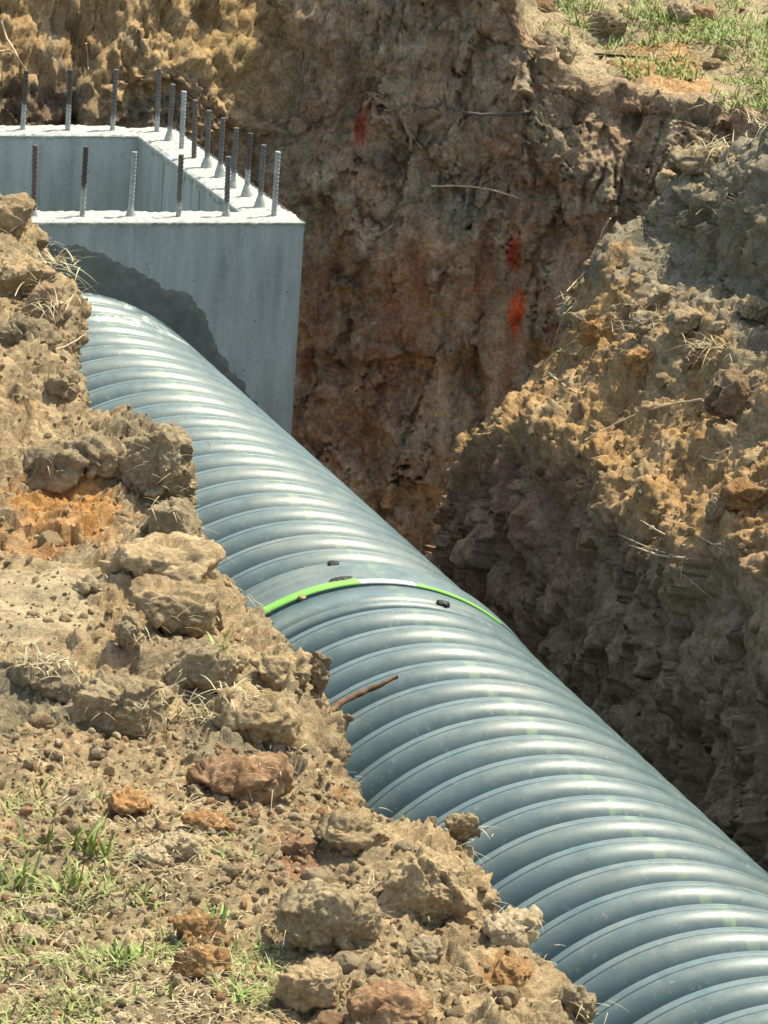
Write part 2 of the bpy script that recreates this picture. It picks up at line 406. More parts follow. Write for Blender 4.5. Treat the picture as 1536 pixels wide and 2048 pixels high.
# ---- right bank ------------------------------------------------
def make_right_bank():
    # plan path of the wall's crest: along the pipe, then round the corner to the right
    pa = np.array([-7.0, -4.5, -2.2, -1.7, -1.12, -.9, -.35, .05, .32, .52, .66, .75, .85])
    pl = np.array([.95, .95, .95, .95, .96, .95, .95, .95, 1.0, 1.14, 1.4, 2.0, 3.6])
    zc = np.array([-.15, -.15, -.20, -.30, -.36, -.32, -.34, -.47, -.64, -.74, -.7, -.6, -.5])
    s = np.concatenate([[0], np.cumsum(np.hypot(np.diff(pa), np.diff(pl)))])
    step = .0072
    S = np.concatenate([np.linspace(0, 3.5, 150)[:-1], np.arange(3.5, s[10], step), np.linspace(s[10], s[-1], 120)[1:]])
    a = catmull(s, pa[:, None], S)[:, 0]; l = catmull(s, pl[:, None], S)[:, 0]; z0 = np.interp(S, s, zc)
    z0 = np.convolve(np.pad(z0, 20, 'edge'), np.ones(41)/41, 'valid')
    ta = np.gradient(a, S); tl = np.gradient(l, S); q = np.hypot(ta, tl); ta /= q; tl /= q
    k = np.ones(61)/61
    ta = np.convolve(np.pad(ta, 30, 'edge'), k, 'valid'); tl = np.convolve(np.pad(tl, 30, 'edge'), k, 'valid')
    na, nl = -tl, ta                              # outward, away from the trench
    rt = sstep(s[8], s[10], S)                    # after the corner
    top = np.interp(a, [-7, -1.2, -.45, -.1, .22, .34, .9], [.95, .88, .68, .52, .33, .12, .05])
    def row(off, z, fold=1.0):
        # round the corner the outward offsets fold together; keep them short there
        oo = off*np.where(off > 0, 1-rt*.8, 1)
        k_ = sstep(.12, .4, off)                   # higher rows run straight, they do not fan out at the corner
        return W(a+na*oo*(1-k_), l+(nl*(1-k_)+k_)*oo, z)
    top = top*(1-rt)-.25*rt; lo_ = .07*(1-rt)-.3*rt
    o1 = np.ones_like(S)
    rows = ctrl(row(-.16*o1, -1.9*o1), row(-.13*o1, -1.45*o1), row(-.07*o1, -.95*o1), row(-.03*o1, z0-.16), row(.0*o1, z0), row(.13*o1, z0+.11), row(.28*o1, z0+.25-rt*.1),
                row(.42*o1, np.maximum(z0+.38, .02)-rt*.35), row(.53*o1, .07-rt*.40+0*o1), row(.575*o1, lo_+(top-lo_)*.42), row(.72*o1, lo_+(top-lo_)*.74), row(.92*o1, top), row(1.2*o1, top+.02), row(2.3*o1, top*.3), row(4.5*o1, 0*o1))
    ts = np.array([0, .45, .95, 1.35, 1.52, 1.69, 1.88, 2.08, 2.2, 2.38, 2.6, 2.72, 3.05, 4.1, 6.4])
    t = np.concatenate([np.linspace(0, .6, 30)[:-1], np.arange(.6, 2.85, .0072), np.linspace(2.86, 6.4, 60)])
    G = catmull(ts, rows, t).transpose(1, 0, 2)
    sh = G.shape[:2]
    P = G.reshape(-1, 3); N = grid_normals(G).reshape(-1, 3)
    N = np.where(((N*(V3(0, 0, 1)*.7-DL*.6-DA*0)).sum(1) < 0)[:, None], -N, N)
    T = np.tile(t, sh[0])
    wall = 1-sstep(1.35, 1.55, T)
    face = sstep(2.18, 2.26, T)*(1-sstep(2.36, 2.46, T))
    slope = 1-np.maximum(wall, face)
    Pv = P*V3(1, 1, .45)                           # stretched downward: dig marks
    big = fbm(P, .38, 3, .5, 101.)*.09 + fbm(P, .16, 3, .5, 103.)*.03
    wv_ = fbm(P, .1, 3)[:, None]*.04
    fine = fbm(P, .03, 3, .75, 121.)*.014+billow(P, .022, 2, .6, 125.)*.012
    soil = crumbly(P, 105., .10)*.042+crumbly(P, 115., .04)*.014+fine
    chips = terrace(fbm(Pv+wv_, .09, 4, .6, 140.)*1.3, 5., .12)*.045 + billow(Pv+wv_, .04, 3, .6, 145.)*.026 + fbm(P, .02, 2, .7, 147.)*.006
    cr_ = sstep(.86, 1.0, 1-np.abs(gnoise(P*V3(1, 1, .3)+fbm(P, .06, 4, .65)[:, None]*.05, .085, 161.))*2.2)*sstep(.0, .25, fbm(P, .22, 3, .5, 163.))
    wq = np.stack([fbm(P, .07, 3, .6, 181.+i*9) for i in range(3)], -1)*.03
    fw_ = facets(P*V3(1, 1, .6)+wq, .12, 103.)*.034+facets(P*V3(1, 1, .6)+wq*.6, .048, 113.)*.014
    fs_ = facets(P+wq, .10, 123.)*.014+facets(P+wq*.6, .04, 133.)*.010
    d = big + slope*(soil*.75+fs_) + face*fw_ + wall*(chips*.7+fw_-.03-cr_*.03) + face*(chips*1.0-.02+fine*.6)
    P2 = P+N*d[:, None]
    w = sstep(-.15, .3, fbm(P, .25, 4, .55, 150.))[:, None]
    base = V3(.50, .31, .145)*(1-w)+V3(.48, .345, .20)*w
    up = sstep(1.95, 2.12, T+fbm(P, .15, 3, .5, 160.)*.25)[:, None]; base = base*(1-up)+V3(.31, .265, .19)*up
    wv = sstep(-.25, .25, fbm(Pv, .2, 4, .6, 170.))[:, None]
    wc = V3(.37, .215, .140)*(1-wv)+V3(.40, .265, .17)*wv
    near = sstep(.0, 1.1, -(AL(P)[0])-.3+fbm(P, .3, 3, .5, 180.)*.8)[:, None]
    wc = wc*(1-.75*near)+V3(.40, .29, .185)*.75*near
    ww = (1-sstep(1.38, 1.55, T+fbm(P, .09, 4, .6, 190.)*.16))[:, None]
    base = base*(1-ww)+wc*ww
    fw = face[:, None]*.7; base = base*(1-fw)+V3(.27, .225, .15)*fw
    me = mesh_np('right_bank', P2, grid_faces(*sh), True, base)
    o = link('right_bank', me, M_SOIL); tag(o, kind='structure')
    G2 = P2.reshape(sh+(3,)); N2 = grid_normals(G2).reshape(-1, 3)
    N2 = np.where(((N2*(V3(0, 0, 1)*.7-DL*.6)).sum(1) < 0)[:, None], -N2, N2)
    PATCH.append((P2, N2, 'right', slope))
    return o
right_bank = make_right_bank()

# ---- far wall of the excavation ---------------------------------
def make_far_wall():
    xs = np.array([-5, -2.4, -1.6, -1.0, -.62, -.44, -.25, .2, .5, .9, 1.3, 1.9, 3.2, 5.0])
    ys = np.array([18.2, 18.42, 18.62, 18.78, 18.93, 19.02, 18.98, 18.90, 18.86, 18.82, 18.75, 18.6, 18.2, 17.6])
    zt = np.array([.6, .6, .6, .58, .5, .46, .44, .40, .05, -.03, -.08, -.1, -.05, 0])      # rim height
    s = np.concatenate([[0], np.cumsum(np.hypot(np.diff(xs), np.diff(ys)))])
    i0, i1 = s[2], s[11]
    S = np.concatenate([np.linspace(0, i0, 150)[:-1], np.arange(i0, i1, .0068), np.linspace(i1, s[-1], 60)[1:]])
    X = catmull(s, xs[:, None], S)[:, 0]; Y = catmull(s, ys[:, None], S)[:, 0]; Z = catmull(s, zt[:, None], S)[:, 0]
    lit = 1-sstep(-.50, -.40, X)                   # left part lies back further
    def row(dy, z): return np.stack([X, Y+dy, z], -1)
    o1 = np.ones_like(S)
    zl = -.12-.1*np.sin(X*9)                       # where the left part starts to lie back
    zl = np.minimum(zl, Z-.25)
    rows = ctrl(row(-.20*o1, -1.95*o1), row(-.17*o1, -1.6*o1), row(-.10*o1, -1.1*o1), row(-.05*o1, -.6*o1), row(-.03*o1+lit*.02, zl-.12), row(.0*o1, zl), row(.05*o1+lit*.20, zl*.4+Z*.6), row(.09*o1+lit*.44, Z-.03), row(.17*o1+lit*.48, Z+.015),
                row(.7*o1+lit*.3, Z*.8+.04), row(1.3*o1, Z*.45+.07), row(2.2*o1, Z*.2+.12), row(5*o1, .12*o1))
    ts = np.array([0, .35, .85, 1.35, 1.75, 1.9, 2.1, 2.35, 2.45, 2.85, 3.45, 4.5, 7.0])
    t = np.concatenate([np.linspace(0, .3, 10)[:-1], np.arange(.3, 2.5, .0068), np.arange(2.5, 3.5, .012), np.linspace(3.5, 7.0, 70)])
    G = catmull(ts, rows, t).transpose(1, 0, 2); sh = G.shape[:2]
    P = G.reshape(-1, 3); N = grid_normals(G).reshape(-1, 3)
    N = np.where(((N*V3(0, -.75, .65)).sum(1) < 0)[:, None], -N, N)
    T = np.tile(t, sh[0]); ground = sstep(2.38, 2.5, T); L = np.repeat(lit, sh[1])
    Pv = P*V3(1, 1, .35)
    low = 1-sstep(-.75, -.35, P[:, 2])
    warp = fbm(P, .2, 3)[:, None]*.05
    big = fbm(P, .45, 3, .5, 201.)*.10 + fbm(P, .18, 3, .5, 203.)*.055
    rag = crumbly(P, 205., .11)*.038+crumbly(P, 215., .04)*.012+fbm(P, .035, 3, .8, 217.)*.022
    teeth = gnoise(P*V3(1, 1, .10)+warp*.4, .11, 210.)*.06 + gnoise(P*V3(1, 1, .08), .03, 213.)*.012   # bucket tooth grooves
    chips = terrace(fbm(Pv+warp, .10, 4, .6, 220.)*1.3, 5., .12)*.036 + billow(Pv+warp, .05, 3, .6, 223.)*.036+fbm(P, .03, 3, .75, 227.)*.014
    band = np.exp(-((P[:, 2]+.36+.06*np.sin(P[:, 0]*5))/.08)**2)*sstep(.0, .2, P[:, 0])
    vert = -sstep(.55, .95, 1-np.abs(gnoise(P*V3(1, 1, .28)+warp*.2, .045, 230.))*2.2)*.035*band
    tm = sstep(.0, .2, fbm(P*V3(1, 1, .3), .3, 3, .5, 240.))
    cr_ = sstep(.86, 1.0, 1-np.abs(gnoise(P*V3(1, 1, .22)+fbm(P, .06, 4, .65)[:, None]*.05, .075, 261.))*2.2)*sstep(.05, .3, fbm(P, .22, 3, .5, 263.))
    bl2 = crumbly(P, 235., .05)*.016
    wq = np.stack([fbm(P, .08, 3, .6, 281.+i*9) for i in range(3)], -1)*.035
    Pd = P+V3(.35, 0, 0)*P[:, 2:3]                  # the bucket was drawn down at a slant
    fw_ = facets(P*V3(1, 1, .5)+wq, .15, 203.)*.045+facets(P*V3(1, 1, .55)+wq*.6, .06, 213.)*.018+facets(P*V3(1, 1, .6)+wq*.4, .03, 219.)*.008
    scr = gnoise(Pd*V3(1, 1, .05), .035, 216.)*.016+gnoise(Pd*V3(1, 1, .06), .012, 218.)*.004
    d = big + (1-ground)*(low*tm*(teeth*1.1+scr) + (chips*.6+fw_)*(1-.8*tm*low) + vert - cr_*.022*(1-L)) + L*(1-low)*(1-ground)*rag + ground*(bl2+fbm(P, .03, 3, .7, 237.)*.012)
    d -= .03
    P2 = P+N*d[:, None]
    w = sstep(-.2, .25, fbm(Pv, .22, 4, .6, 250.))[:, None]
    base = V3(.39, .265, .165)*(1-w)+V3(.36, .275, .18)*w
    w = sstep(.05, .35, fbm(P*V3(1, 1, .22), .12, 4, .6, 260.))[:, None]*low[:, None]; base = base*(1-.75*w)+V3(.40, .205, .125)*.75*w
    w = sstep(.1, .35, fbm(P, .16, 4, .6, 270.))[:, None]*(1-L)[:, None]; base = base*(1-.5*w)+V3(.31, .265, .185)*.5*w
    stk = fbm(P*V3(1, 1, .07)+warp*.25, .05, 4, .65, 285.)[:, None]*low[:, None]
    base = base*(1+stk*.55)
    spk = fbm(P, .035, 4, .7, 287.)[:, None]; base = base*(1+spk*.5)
    hi = (1-sstep(.02, .25, fbm(P, .2, 4, .6, 280.)))[:, None]*L[:, None]*sstep(-.35, -.1, P[:, 2])[:, None]  # paler tan painted on the sunlit upper left of the wall
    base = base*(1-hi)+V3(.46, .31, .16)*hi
    gsoil = V3(.37, .285, .18); w = sstep(-.05, .3, fbm(P, .3, 3, .5, 290.))[:, None]; gc = gsoil*(1-w)+V3(.28, .25, .15)*w
    base = base*(1-ground[:, None])+gc*ground[:, None]
    bl_ = []
    def wp(px, py, y): d_ = ray(px, py); return CAM+d_*(y/d_[1])
    k = 18.8/FPX
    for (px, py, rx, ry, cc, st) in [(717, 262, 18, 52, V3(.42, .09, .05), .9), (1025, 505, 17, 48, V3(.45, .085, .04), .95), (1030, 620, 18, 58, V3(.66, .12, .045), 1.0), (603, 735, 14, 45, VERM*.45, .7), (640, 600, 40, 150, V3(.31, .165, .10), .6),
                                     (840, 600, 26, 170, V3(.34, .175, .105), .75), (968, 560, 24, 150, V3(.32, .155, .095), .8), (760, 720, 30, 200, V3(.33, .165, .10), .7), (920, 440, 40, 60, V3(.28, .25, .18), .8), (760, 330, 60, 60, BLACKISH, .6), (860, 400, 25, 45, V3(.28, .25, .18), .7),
                                     (560, 60, 50, 130, V3(.42, .28, .13), .5), (470, 120, 70, 110, V3(.43, .30, .14), .7), (180, 60, 60, 60, V3(.36, .22, .10), .7), (90, 190, 110, 60, V3(.18, .125, .09), .8), (700, 820, 120, 130, V3(.31, .17, .105), .5), (300, 220, 120, 40, BLACKISH*1.1, .7)]:  # left patches: tan paints in sunlit soil, dark paints in shade behind the box
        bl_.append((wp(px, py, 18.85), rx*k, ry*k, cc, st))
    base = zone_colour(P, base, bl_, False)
    gb = [(wp(1330, 140, 19.4), .2, .5, V3(.45, .25, .11), .9)]
    bg = zone_colour(P, base, gb, True); base = base*(1-ground[:, None])+bg*ground[:, None]
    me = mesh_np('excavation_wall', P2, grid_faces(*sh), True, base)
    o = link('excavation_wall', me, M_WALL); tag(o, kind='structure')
    G2 = P2.reshape(sh+(3,)); N2 = grid_normals(G2).reshape(-1, 3)
    N2 = np.where(((N2*V3(0, -.75, .65)).sum(1) < 0)[:, None], -N2, N2)
    PATCH.append((P2, N2, 'far', ground))
    return o
far_wall = make_far_wall()

# ---- trench floor and the ground all round ----------------------
def make_floor():
    a = np.linspace(-9.5, 4.6, 180); l = np.linspace(-1.6, 3.4, 90)
    A, L_ = np.meshgrid(a, l, indexing='ij'); P = W(A, L_, -1.62-.38*sstep(.2, 1.2, A)*sstep(.7, 1.2, L_)-.38*sstep(2.4, 3.2, A)).reshape(-1, 3)
    P[:, 2] += fbm(P, .5, 3)*.08+fbm(P, .1, 3)*.03
    me = mesh_np('trench_floor', P, grid_faces(180, 90), True, np.zeros_like(P)+BROWN)
    tag(link('trench_floor', me, M_SOIL), kind='structure')
    # open ground round the excavation, out to the horizon
    hole = [W(-9.4, -1.3, -.16), W(1.2, -1.3, -.16), V3(-4.2, 18.6, -.16), V3(-4.2, 19.6, -.02), V3(4.0, 19.6, -.02), W(-9.4, 2.2, -.16)]
    cen = np.mean(hole, 0)
    vs = []; rings = 8
    hole2 = []
    for i in range(len(hole)):
        for k in range(12): hole2.append(hole[i]*(1-k/12)+hole[(i+1) % len(hole)]*(k/12))
    n = len(hole2)
    V = [np.array(hole2)]
    for rr in (1.5, 4, 10, 30, 90, 300, 1200):
        ring = []
        for p in hole2:
            d = p-cen; d[2] = 0; d /= np.linalg.norm(d); q = p+d*rr; q[2] = -.16 if rr < 2 else -.1; ring.append(q)
        V.append(np.array(ring))
    V = np.concatenate(V)
    me = mesh_np('ground', V, grid_faces(8, n, True), True, np.zeros_like(V)+V3(.2, .17, .08))
    tag(link('ground', me, M_SOIL), kind='structure')
make_floor()

# ------------------------------------------------------------------ find the surface seen at a spot
for i, (P, N, nm, ex) in enumerate(PATCH):
    px, py, dep = project(P)
    vis = (px > -80) & (px < 1620) & (py > -80) & (py < 2130)
    PATCH[i] = (P[vis], N[vis], nm, ex[vis], px[vis], py[vis], dep[vis])
def surf(x, y, which=None, r=5):
    best = None
    for (P, N, nm, ex, px, py, dep) in PATCH:
        if which and nm != which: continue
        rr = r
        for _ in range(5):
            m_ = (np.abs(px-x) < rr) & (np.abs(py-y) < rr)
            if m_.any(): break
            rr *= 2
        if not m_.any(): continue
        idx = np.nonzero(m_)[0]; i = idx[np.argmin(dep[idx])]
        near = idx[dep[idx] < dep[i]+.12]
        p = P[near[np.argmin((px[near]-x)**2+(py[near]-y)**2)]]
        if best is None or dep[i] < best[2]: best = (p, N[near].mean(0), dep[i], nm)
    return best

# ------------------------------------------------------------------ corrugated pipe
PR = .5552; PITCHL = .1412
B = V3(-.0442, 13.3782, -.8868); EP = V3(-1.0158, 16.4259, -.8799)
dn = V3(-.3201, .9470, .0254); df = V3(-.3037, .9528, .0022)
def pipe_mat():
    mt, nt, bs = new_mat('blue_grey_plastic')
    tc = node(nt, 'ShaderNodeTexCoord').outputs['Object']
    oi = node(nt, 'ShaderNodeObjectInfo')
    sep = node(nt, 'ShaderNodeSeparateXYZ'); nt.links.new(tc, sep.inputs[0])
    off = node(nt, 'ShaderNodeVectorMath', operation='SCALE'); off.inputs[0].default_value = (7, 13, 5); nt.links.new(oi.outputs['Random'], off.inputs['Scale'])
    pos = node(nt, 'ShaderNodeVectorMath', operation='ADD'); nt.links.new(tc, pos.inputs[0]); nt.links.new(off.outputs[0], pos.inputs[1])
    v = pos.outputs[0]
    n1 = noise_node(nt, 5, 5, .6, v); n2 = noise_node(nt, 60, 5, .7, v); n3 = noise_node(nt, 18, 6, .7, v)
    base = ramp(nt, n1.outputs[0], [(.3, (.041, .080, .094)), (.7, (.055, .101, .115))]).outputs[0]
    # dust lies on the upper side
    geo = node(nt, 'ShaderNodeNewGeometry'); sn = node(nt, 'ShaderNodeSeparateXYZ'); nt.links.new(geo.outputs['Normal'], sn.inputs[0])
    upf = node(nt, 'ShaderNodeMapRange'); upf.inputs['From Min'].default_value = .5; upf.inputs['From Max'].default_value = .98; upf.inputs['To Max'].default_value = .62
    nt.links.new(sn.outputs['Z'], upf.inputs['Value'])
    dn_ = ramp(nt, n3.outputs[0], [(.30, .35), (.72, 1.0)])
    dm = node(nt, 'ShaderNodeMath', operation='MULTIPLY'); nt.links.new(upf.outputs[0], dm.inputs[0]); nt.links.new(dn_.outputs[0], dm.inputs[1])
    c = mixc(nt, dm.outputs[0], base, (.23, .295, .295))
    sp = ramp(nt, n2.outputs[0], [(.60, 0.0), (.74, .5)])
    c = mixc(nt, sp.outputs[0], c, (.36, .35, .30))
    n5 = noise_node(nt, 3.5, 9, .72, v, .6)
    mud = ramp(nt, n5.outputs[0], [(.50, 0.0), (.72, .55)])
    mm = node(nt, 'ShaderNodeMath', operation='MULTIPLY'); nt.links.new(mud.outputs[0], mm.inputs[0]); nt.links.new(upf.outputs[0], mm.inputs[1])
    c = mixc(nt, mm.outputs[0], c, (.36, .31, .23))
    # faded green stripe along the crown
    ang = node(nt, 'ShaderNodeMath', operation='ARCTAN2'); nt.links.new(sep.outputs['X'], ang.inputs[0]); nt.links.new(sep.outputs['Z'], ang.inputs[1])
    ab = node(nt, 'ShaderNodeMath', operation='SUBTRACT'); nt.links.new(ang.outputs[0], ab.inputs[0]); ab.inputs[1].default_value = .063
    ab2 = node(nt, 'ShaderNodeMath', operation='ABSOLUTE'); nt.links.new(ab.outputs[0], ab2.inputs[0])
    st = ramp(nt, ab2.outputs[0], [(.022, 1.0), (.030, 0.0)])
    stn = ramp(nt, n3.outputs[0], [(.40, .03), (.68, .32)])
    sm = node(nt, 'ShaderNodeMath', operation='MULTIPLY'); nt.links.new(st.outputs[0], sm.inputs[0]); nt.links.new(stn.outputs[0], sm.inputs[1])
    c = mixc(nt, sm.outputs[0], c, (.33, .50, .20))
    nt.links.new(c, bs.inputs['Base Color'])
    rr = ramp(nt, n3.outputs[0], [(.3, .33), (.7, .47)]); nt.links.new(rr.outputs[0], bs.inputs['Roughness'])
    bs.inputs['Specular IOR Level'].default_value = .36
    b = node(nt, 'ShaderNodeBump'); b.inputs['Strength'].default_value = .15; b.inputs['Distance'].default_value = .002
    nt.links.new(n2.outputs[0], b.inputs['Height']); nt.links.new(b.outputs[0], bs.inputs['Normal'])
    return mt, nt, bs, v, c
M_PIPE = pipe_mat()[0]
def pipe_dusty():
    mt, nt, bs, v, c = pipe_mat(); mt.name = 'plastic_with_cement_smears'
    n = noise_node(nt, 9, 8, .75, v, 1.2)
    r_ = ramp(nt, n.outputs[0], [(.50, 0.0), (.62, .55)])
    nt.links.new(mixc(nt, r_.outputs[0], c, (.60, .62, .58)), bs.inputs['Base Color']); bs.inputs['Roughness'].default_value = .6
    return mt
M_PIPE_C = pipe_dusty()
M_LIME = plain_mat('lime_green_paint', (.19, .50, .09), .6, .15, 30, .4)
M_GLARE = plain_mat('painted_glare', (.50, .55, .53), .55, .12, 30, .4)  # pale grey that stands in for glare on the green band

def revolve(name, prof, seg=176, a0=0.0, a1=2*math.pi):
    full = abs(a1-a0-2*math.pi) < 1e-6
    n = seg if full else seg+1
    th = a0+(a1-a0)*np.arange(n)/seg
    pr = np.array(prof)
    V = np.stack([np.outer(pr[:, 1], np.sin(th)), np.repeat(pr[:, 0][:, None], n, 1), np.outer(pr[:, 1], np.cos(th))], -1).reshape(-1, 3)
    return mesh_np(name, V, grid_faces(len(pr), n, full)[:, ::-1], True)
def rib_profile():
    # y runs away from the camera: moulding seam on the crest, flatter far shoulder, rounder near one
    h = PITCHL*.445; dep = .076; pts = []
    for u in np.sin(np.linspace(0, math.pi/2, 17))[1:]:
        pts.append((-u*h, PR-dep*(1-(1-u**1.75)**(1/1.75))))
        pts.append((u*h, PR-dep*(1-(1-u**3.2)**(1/3.2))))
    pts = [p for p in pts if abs(p[0]) > .0035]
    pts += [(-.0027, PR-.0005), (-.0016, PR-.006), (.0016, PR-.006), (.0027, PR)]
    return sorted(pts)
rib_me = revolve('rib', rib_profile()); rib_me.materials.append(M_PIPE)
rib_me2 = rib_me.copy(); rib_me2.materials.clear(); rib_me2.materials.append(M_PIPE_C)
def section(origin, d, label):
    y = Vector(d).normalized(); x = y.cross(Vector((0, 0, 1))).normalized(); z = x.cross(y)
    e = empty('corrugated_pipe', origin, label, 'pipe', 'corrugated pipe sections laid in the trench')
    e.rotation_euler = Matrix((x, y, z)).transposed().to_euler()
    return e
near_pipe = section(B, dn, 'long corrugated blue-grey pipe section with a dark stick lying across it')
far_pipe = section(B, df, 'corrugated blue-grey pipe section joined to the concrete box')
RV = PR-.066
link('barrel', revolve('barrel', [(-7.2, RV), (-.20, RV), (-.19, RV-.05), (-7.2, RV-.05), (-7.2, RV)], 128), M_PIPE, near_pipe)
link('barrel', revolve('barrel', [(-.02, RV), (3.20, RV), (3.20, RV-.05), (-.02, RV-.05), (-.02, RV)], 128), M_PIPE, far_pipe)
for k in range(48):
    o = link('rib', rib_me, None, near_pipe); o.location = (0, -.318-k*.1407, 0)
for k in range(22):
    y_ = .200+k*.1413
    o = link('rib', rib_me2 if y_ > 2.85 else rib_me, None, far_pipe); o.location = (0, y_, 0)
# smooth end of the near section, bell of the far section
link('spigot', revolve('spigot', [(-.262, RV), (-.25, PR-.012), (-.235, PR-.002), (-.222, PR-.0015), (-.2195, PR-.007), (-.217, PR+.0005), (-.19, PR+.002), (-.1185, PR+.003), (-.115, PR-.02)]), M_PIPE, near_pipe)
bell = link('bell', revolve('bell', [(-.118, PR-.02), (-.1165, PR+.0052), (-.085, PR+.0054), (-.03, PR+.005), (-.022, PR+.010), (-.010, PR+.010), (-.002, PR+.005), (.018, PR+.005), (.026, PR+.010), (.04, PR+.010), (.048, PR+.004), (.085, PR+.004), (.104, PR-.002), (.113, PR-.02), (.118, RV)]), M_PIPE, far_pipe)
def band(name, a0, a1, mat, par, wd=.040):
    me = revolve(name, [(-.1175, PR+.002), (-.1172, PR+.0062), (-.1172+wd, PR+.0064), (-.1168+wd, PR+.002)], 90, math.radians(a0), math.radians(a1))
    return link(name, me, mat, par)
band('green_gasket_band', -75, -4.2, M_LIME, bell)
band('glare_gasket_band', -4.1, 11.0, M_GLARE, bell, .030)  # glare on the band, put in as a pale strip
band('green_gasket_band', 11.1, 37, M_LIME, bell, .022)

# ------------------------------------------------------------------ concrete box with starter bars
C0 = V3(-.3997, 16.7120, -.1109); PSI = math.radians(18.4707); S6 = .1524
BX = V3(math.cos(PSI), math.sin(PSI), 0); BY = V3(-math.sin(PSI), math.cos(PSI), 0)
def conc_mat():
    mt, nt, bs = new_mat('cast_concrete')
    tc = node(nt, 'ShaderNodeTexCoord').outputs['Object']
    mp = node(nt, 'ShaderNodeMapping'); mp.inputs['Scale'].default_value = (1, 1, .12); nt.links.new(tc, mp.inputs[0])
    n1 = noise_node(nt, 4, 5, .6, tc); n2 = noise_node(nt, 22, 5, .65, mp.outputs[0]); n3 = noise_node(nt, 70, 5, .7, tc)
    c = ramp(nt, n1.outputs[0], [(.3, (.37, .405, .375)), (.7, (.455, .485, .45))]).outputs[0]
    c = mixc(nt, 1.0, c, ramp(nt, n2.outputs[0], [(.3, .72), (.7, 1.12)]).outputs[0], 'MULTIPLY')
    c = mixc(nt, 1.0, c, ramp(nt, n3.outputs[0], [(.25, .86), (.6, 1.03)]).outputs[0], 'MULTIPLY')
    vo = node(nt, 'ShaderNodeTexVoronoi'); vo.inputs['Scale'].default_value = 26; nt.links.new(tc, vo.inputs['Vector'])
    pit = ramp(nt, vo.outputs['Distance'], [(.045, .35), (.075, 1.0)])
    c = mixc(nt, 1.0, c, pit.outputs[0], 'MULTIPLY')
    nt.links.new(c, bs.inputs['Base Color']); bs.inputs['Roughness'].default_value = .85; bs.inputs['Specular IOR Level'].default_value = .2
    b = node(nt, 'ShaderNodeBump'); b.inputs['Strength'].default_value = .35; b.inputs['Distance'].default_value = .003
    nt.links.new(n3.outputs[0], b.inputs['Height'])
    b2 = node(nt, 'ShaderNodeBump'); b2.inputs['Strength'].default_value = .8; b2.inputs['Distance'].default_value = .003
    nt.links.new(pit.outputs[0], b2.inputs['Height']); nt.links.new(b.outputs[0], b2.inputs['Normal']); nt.links.new(b2.outputs[0], bs.inputs['Normal'])
    return mt
M_CONC = conc_mat()
M_CTOP = plain_mat('rough_concrete_top', (.37, .385, .355), .9, .35, 45, .2, .006)
M_MORTAR = plain_mat('damp_mortar', (.15, .16, .135), .8, .22, 28, .25, .003)
M_COLLAR = plain_mat('cement_collar', (.36, .37, .34), .9, .2, 60, .2, .003)
BO = C0 + BX*S6*.5 - BY*S6*.5                     # top front right corner
box = empty('concrete_box', V3(*(BO - BX*.76 + BY*.76)[:2], -1.62), 'open grey concrete box with steel bars rising from its wall tops', 'concrete box')
box.rotation_euler = (0, 0, PSI)
HB = C0[2]+1.62
def bp(x, y, z=0.0):                              # box-local, from its front right top corner
    return (x+.76, y-.76, HB+z)
def slab(name, x0, x1, y0, y1, ztop, zbot, rag):
    """a wall: faces cut in a grid so that its top arrises are ragged"""
    st = .012
    def lin(a, b): return np.linspace(a, b, max(2, int((b-a)/st)+1))
    xs, ys = lin(x0, x1), lin(y0, y1)
    zs = np.concatenate([np.linspace(zbot, ztop-.10, 14), np.linspace(ztop-.10, ztop, 11)[1:]])
    bm = []
    VV, FF, MI = [], [], []; base = 0
    def add(G, mi):
        nonlocal base
        VV.append(G.reshape(-1, 3)); f = grid_faces(*G.shape[:2])+base; FF.append(f); MI.append(np.full(len(f), mi)); base += G.shape[0]*G.shape[1]
    g = np.meshgrid
    def G3(fn, u, v):
        A, Bv = g(u, v, indexing='ij'); return np.stack(fn(A, Bv), -1)
    o = lambda A: np.zeros_like(A)
    add(G3(lambda A, Z: (A, o(A)+y0, Z), xs, zs), 0); add(G3(lambda A, Z: (A, o(A)+y1, Z), xs, zs)[::-1], 0)
    add(G3(lambda A, Z: (o(A)+x0, A, Z), ys, zs)[::-1], 0); add(G3(lambda A, Z: (o(A)+x1, A, Z), ys, zs), 0)
    add(G3(lambda A, Bv: (A, Bv, o(A)+ztop), xs, ys), 1)
    V = np.concatenate(VV)
    nz = fbm(V, .05, 3, .6, 300.); nz2 = fbm(V, .018, 2, .6, 310.); nzl = fbm(V, .2, 2, .5, 320.)
    tp = sstep(.05, 0, ztop-V[:, 2])
    V[:, 2] += tp*(nz*.007+nz2*.005+nzl*.005)
    cxm, cym = (x0+x1)/2, (y0+y1)/2
    e = sstep(.022, 0, ztop-V[:, 2])
    V[:, 0] += e*nz2*.006; V[:, 1] += e*nz2*.006
    V[:, 2] += -sstep(.012, 0, np.minimum(np.minimum(V[:, 0]-x0, x1-V[:, 0]), np.minimum(V[:, 1]-y0, y1-V[:, 1])))*tp*(.004+.006*np.abs(nz))
    V = V+np.array(bp(0, 0, 0))
    me = mesh_np(name, V, np.concatenate(FF), False)
    me.materials.append(M_CONC); me.materials.append(M_CTOP)
    me.polygons.foreach_set('material_index', np.concatenate(MI).astype(np.int32))
    return link(name, me, None, box)
T6 = .158; LX = -1.53; LY = 1.53
slab('front_wall', LX, 0, 0, T6, 0, -HB, 0)
slab('right_wall', -T6, -.002, T6+.001, LY, -.0015, -HB, 0)
slab('back_wall', LX, -T6-.001, LY-T6, LY, .001, -HB, 0)
slab('left_wall', LX+.002, LX+T6, T6+.001, LY-T6-.001, -.001, -HB, 0)
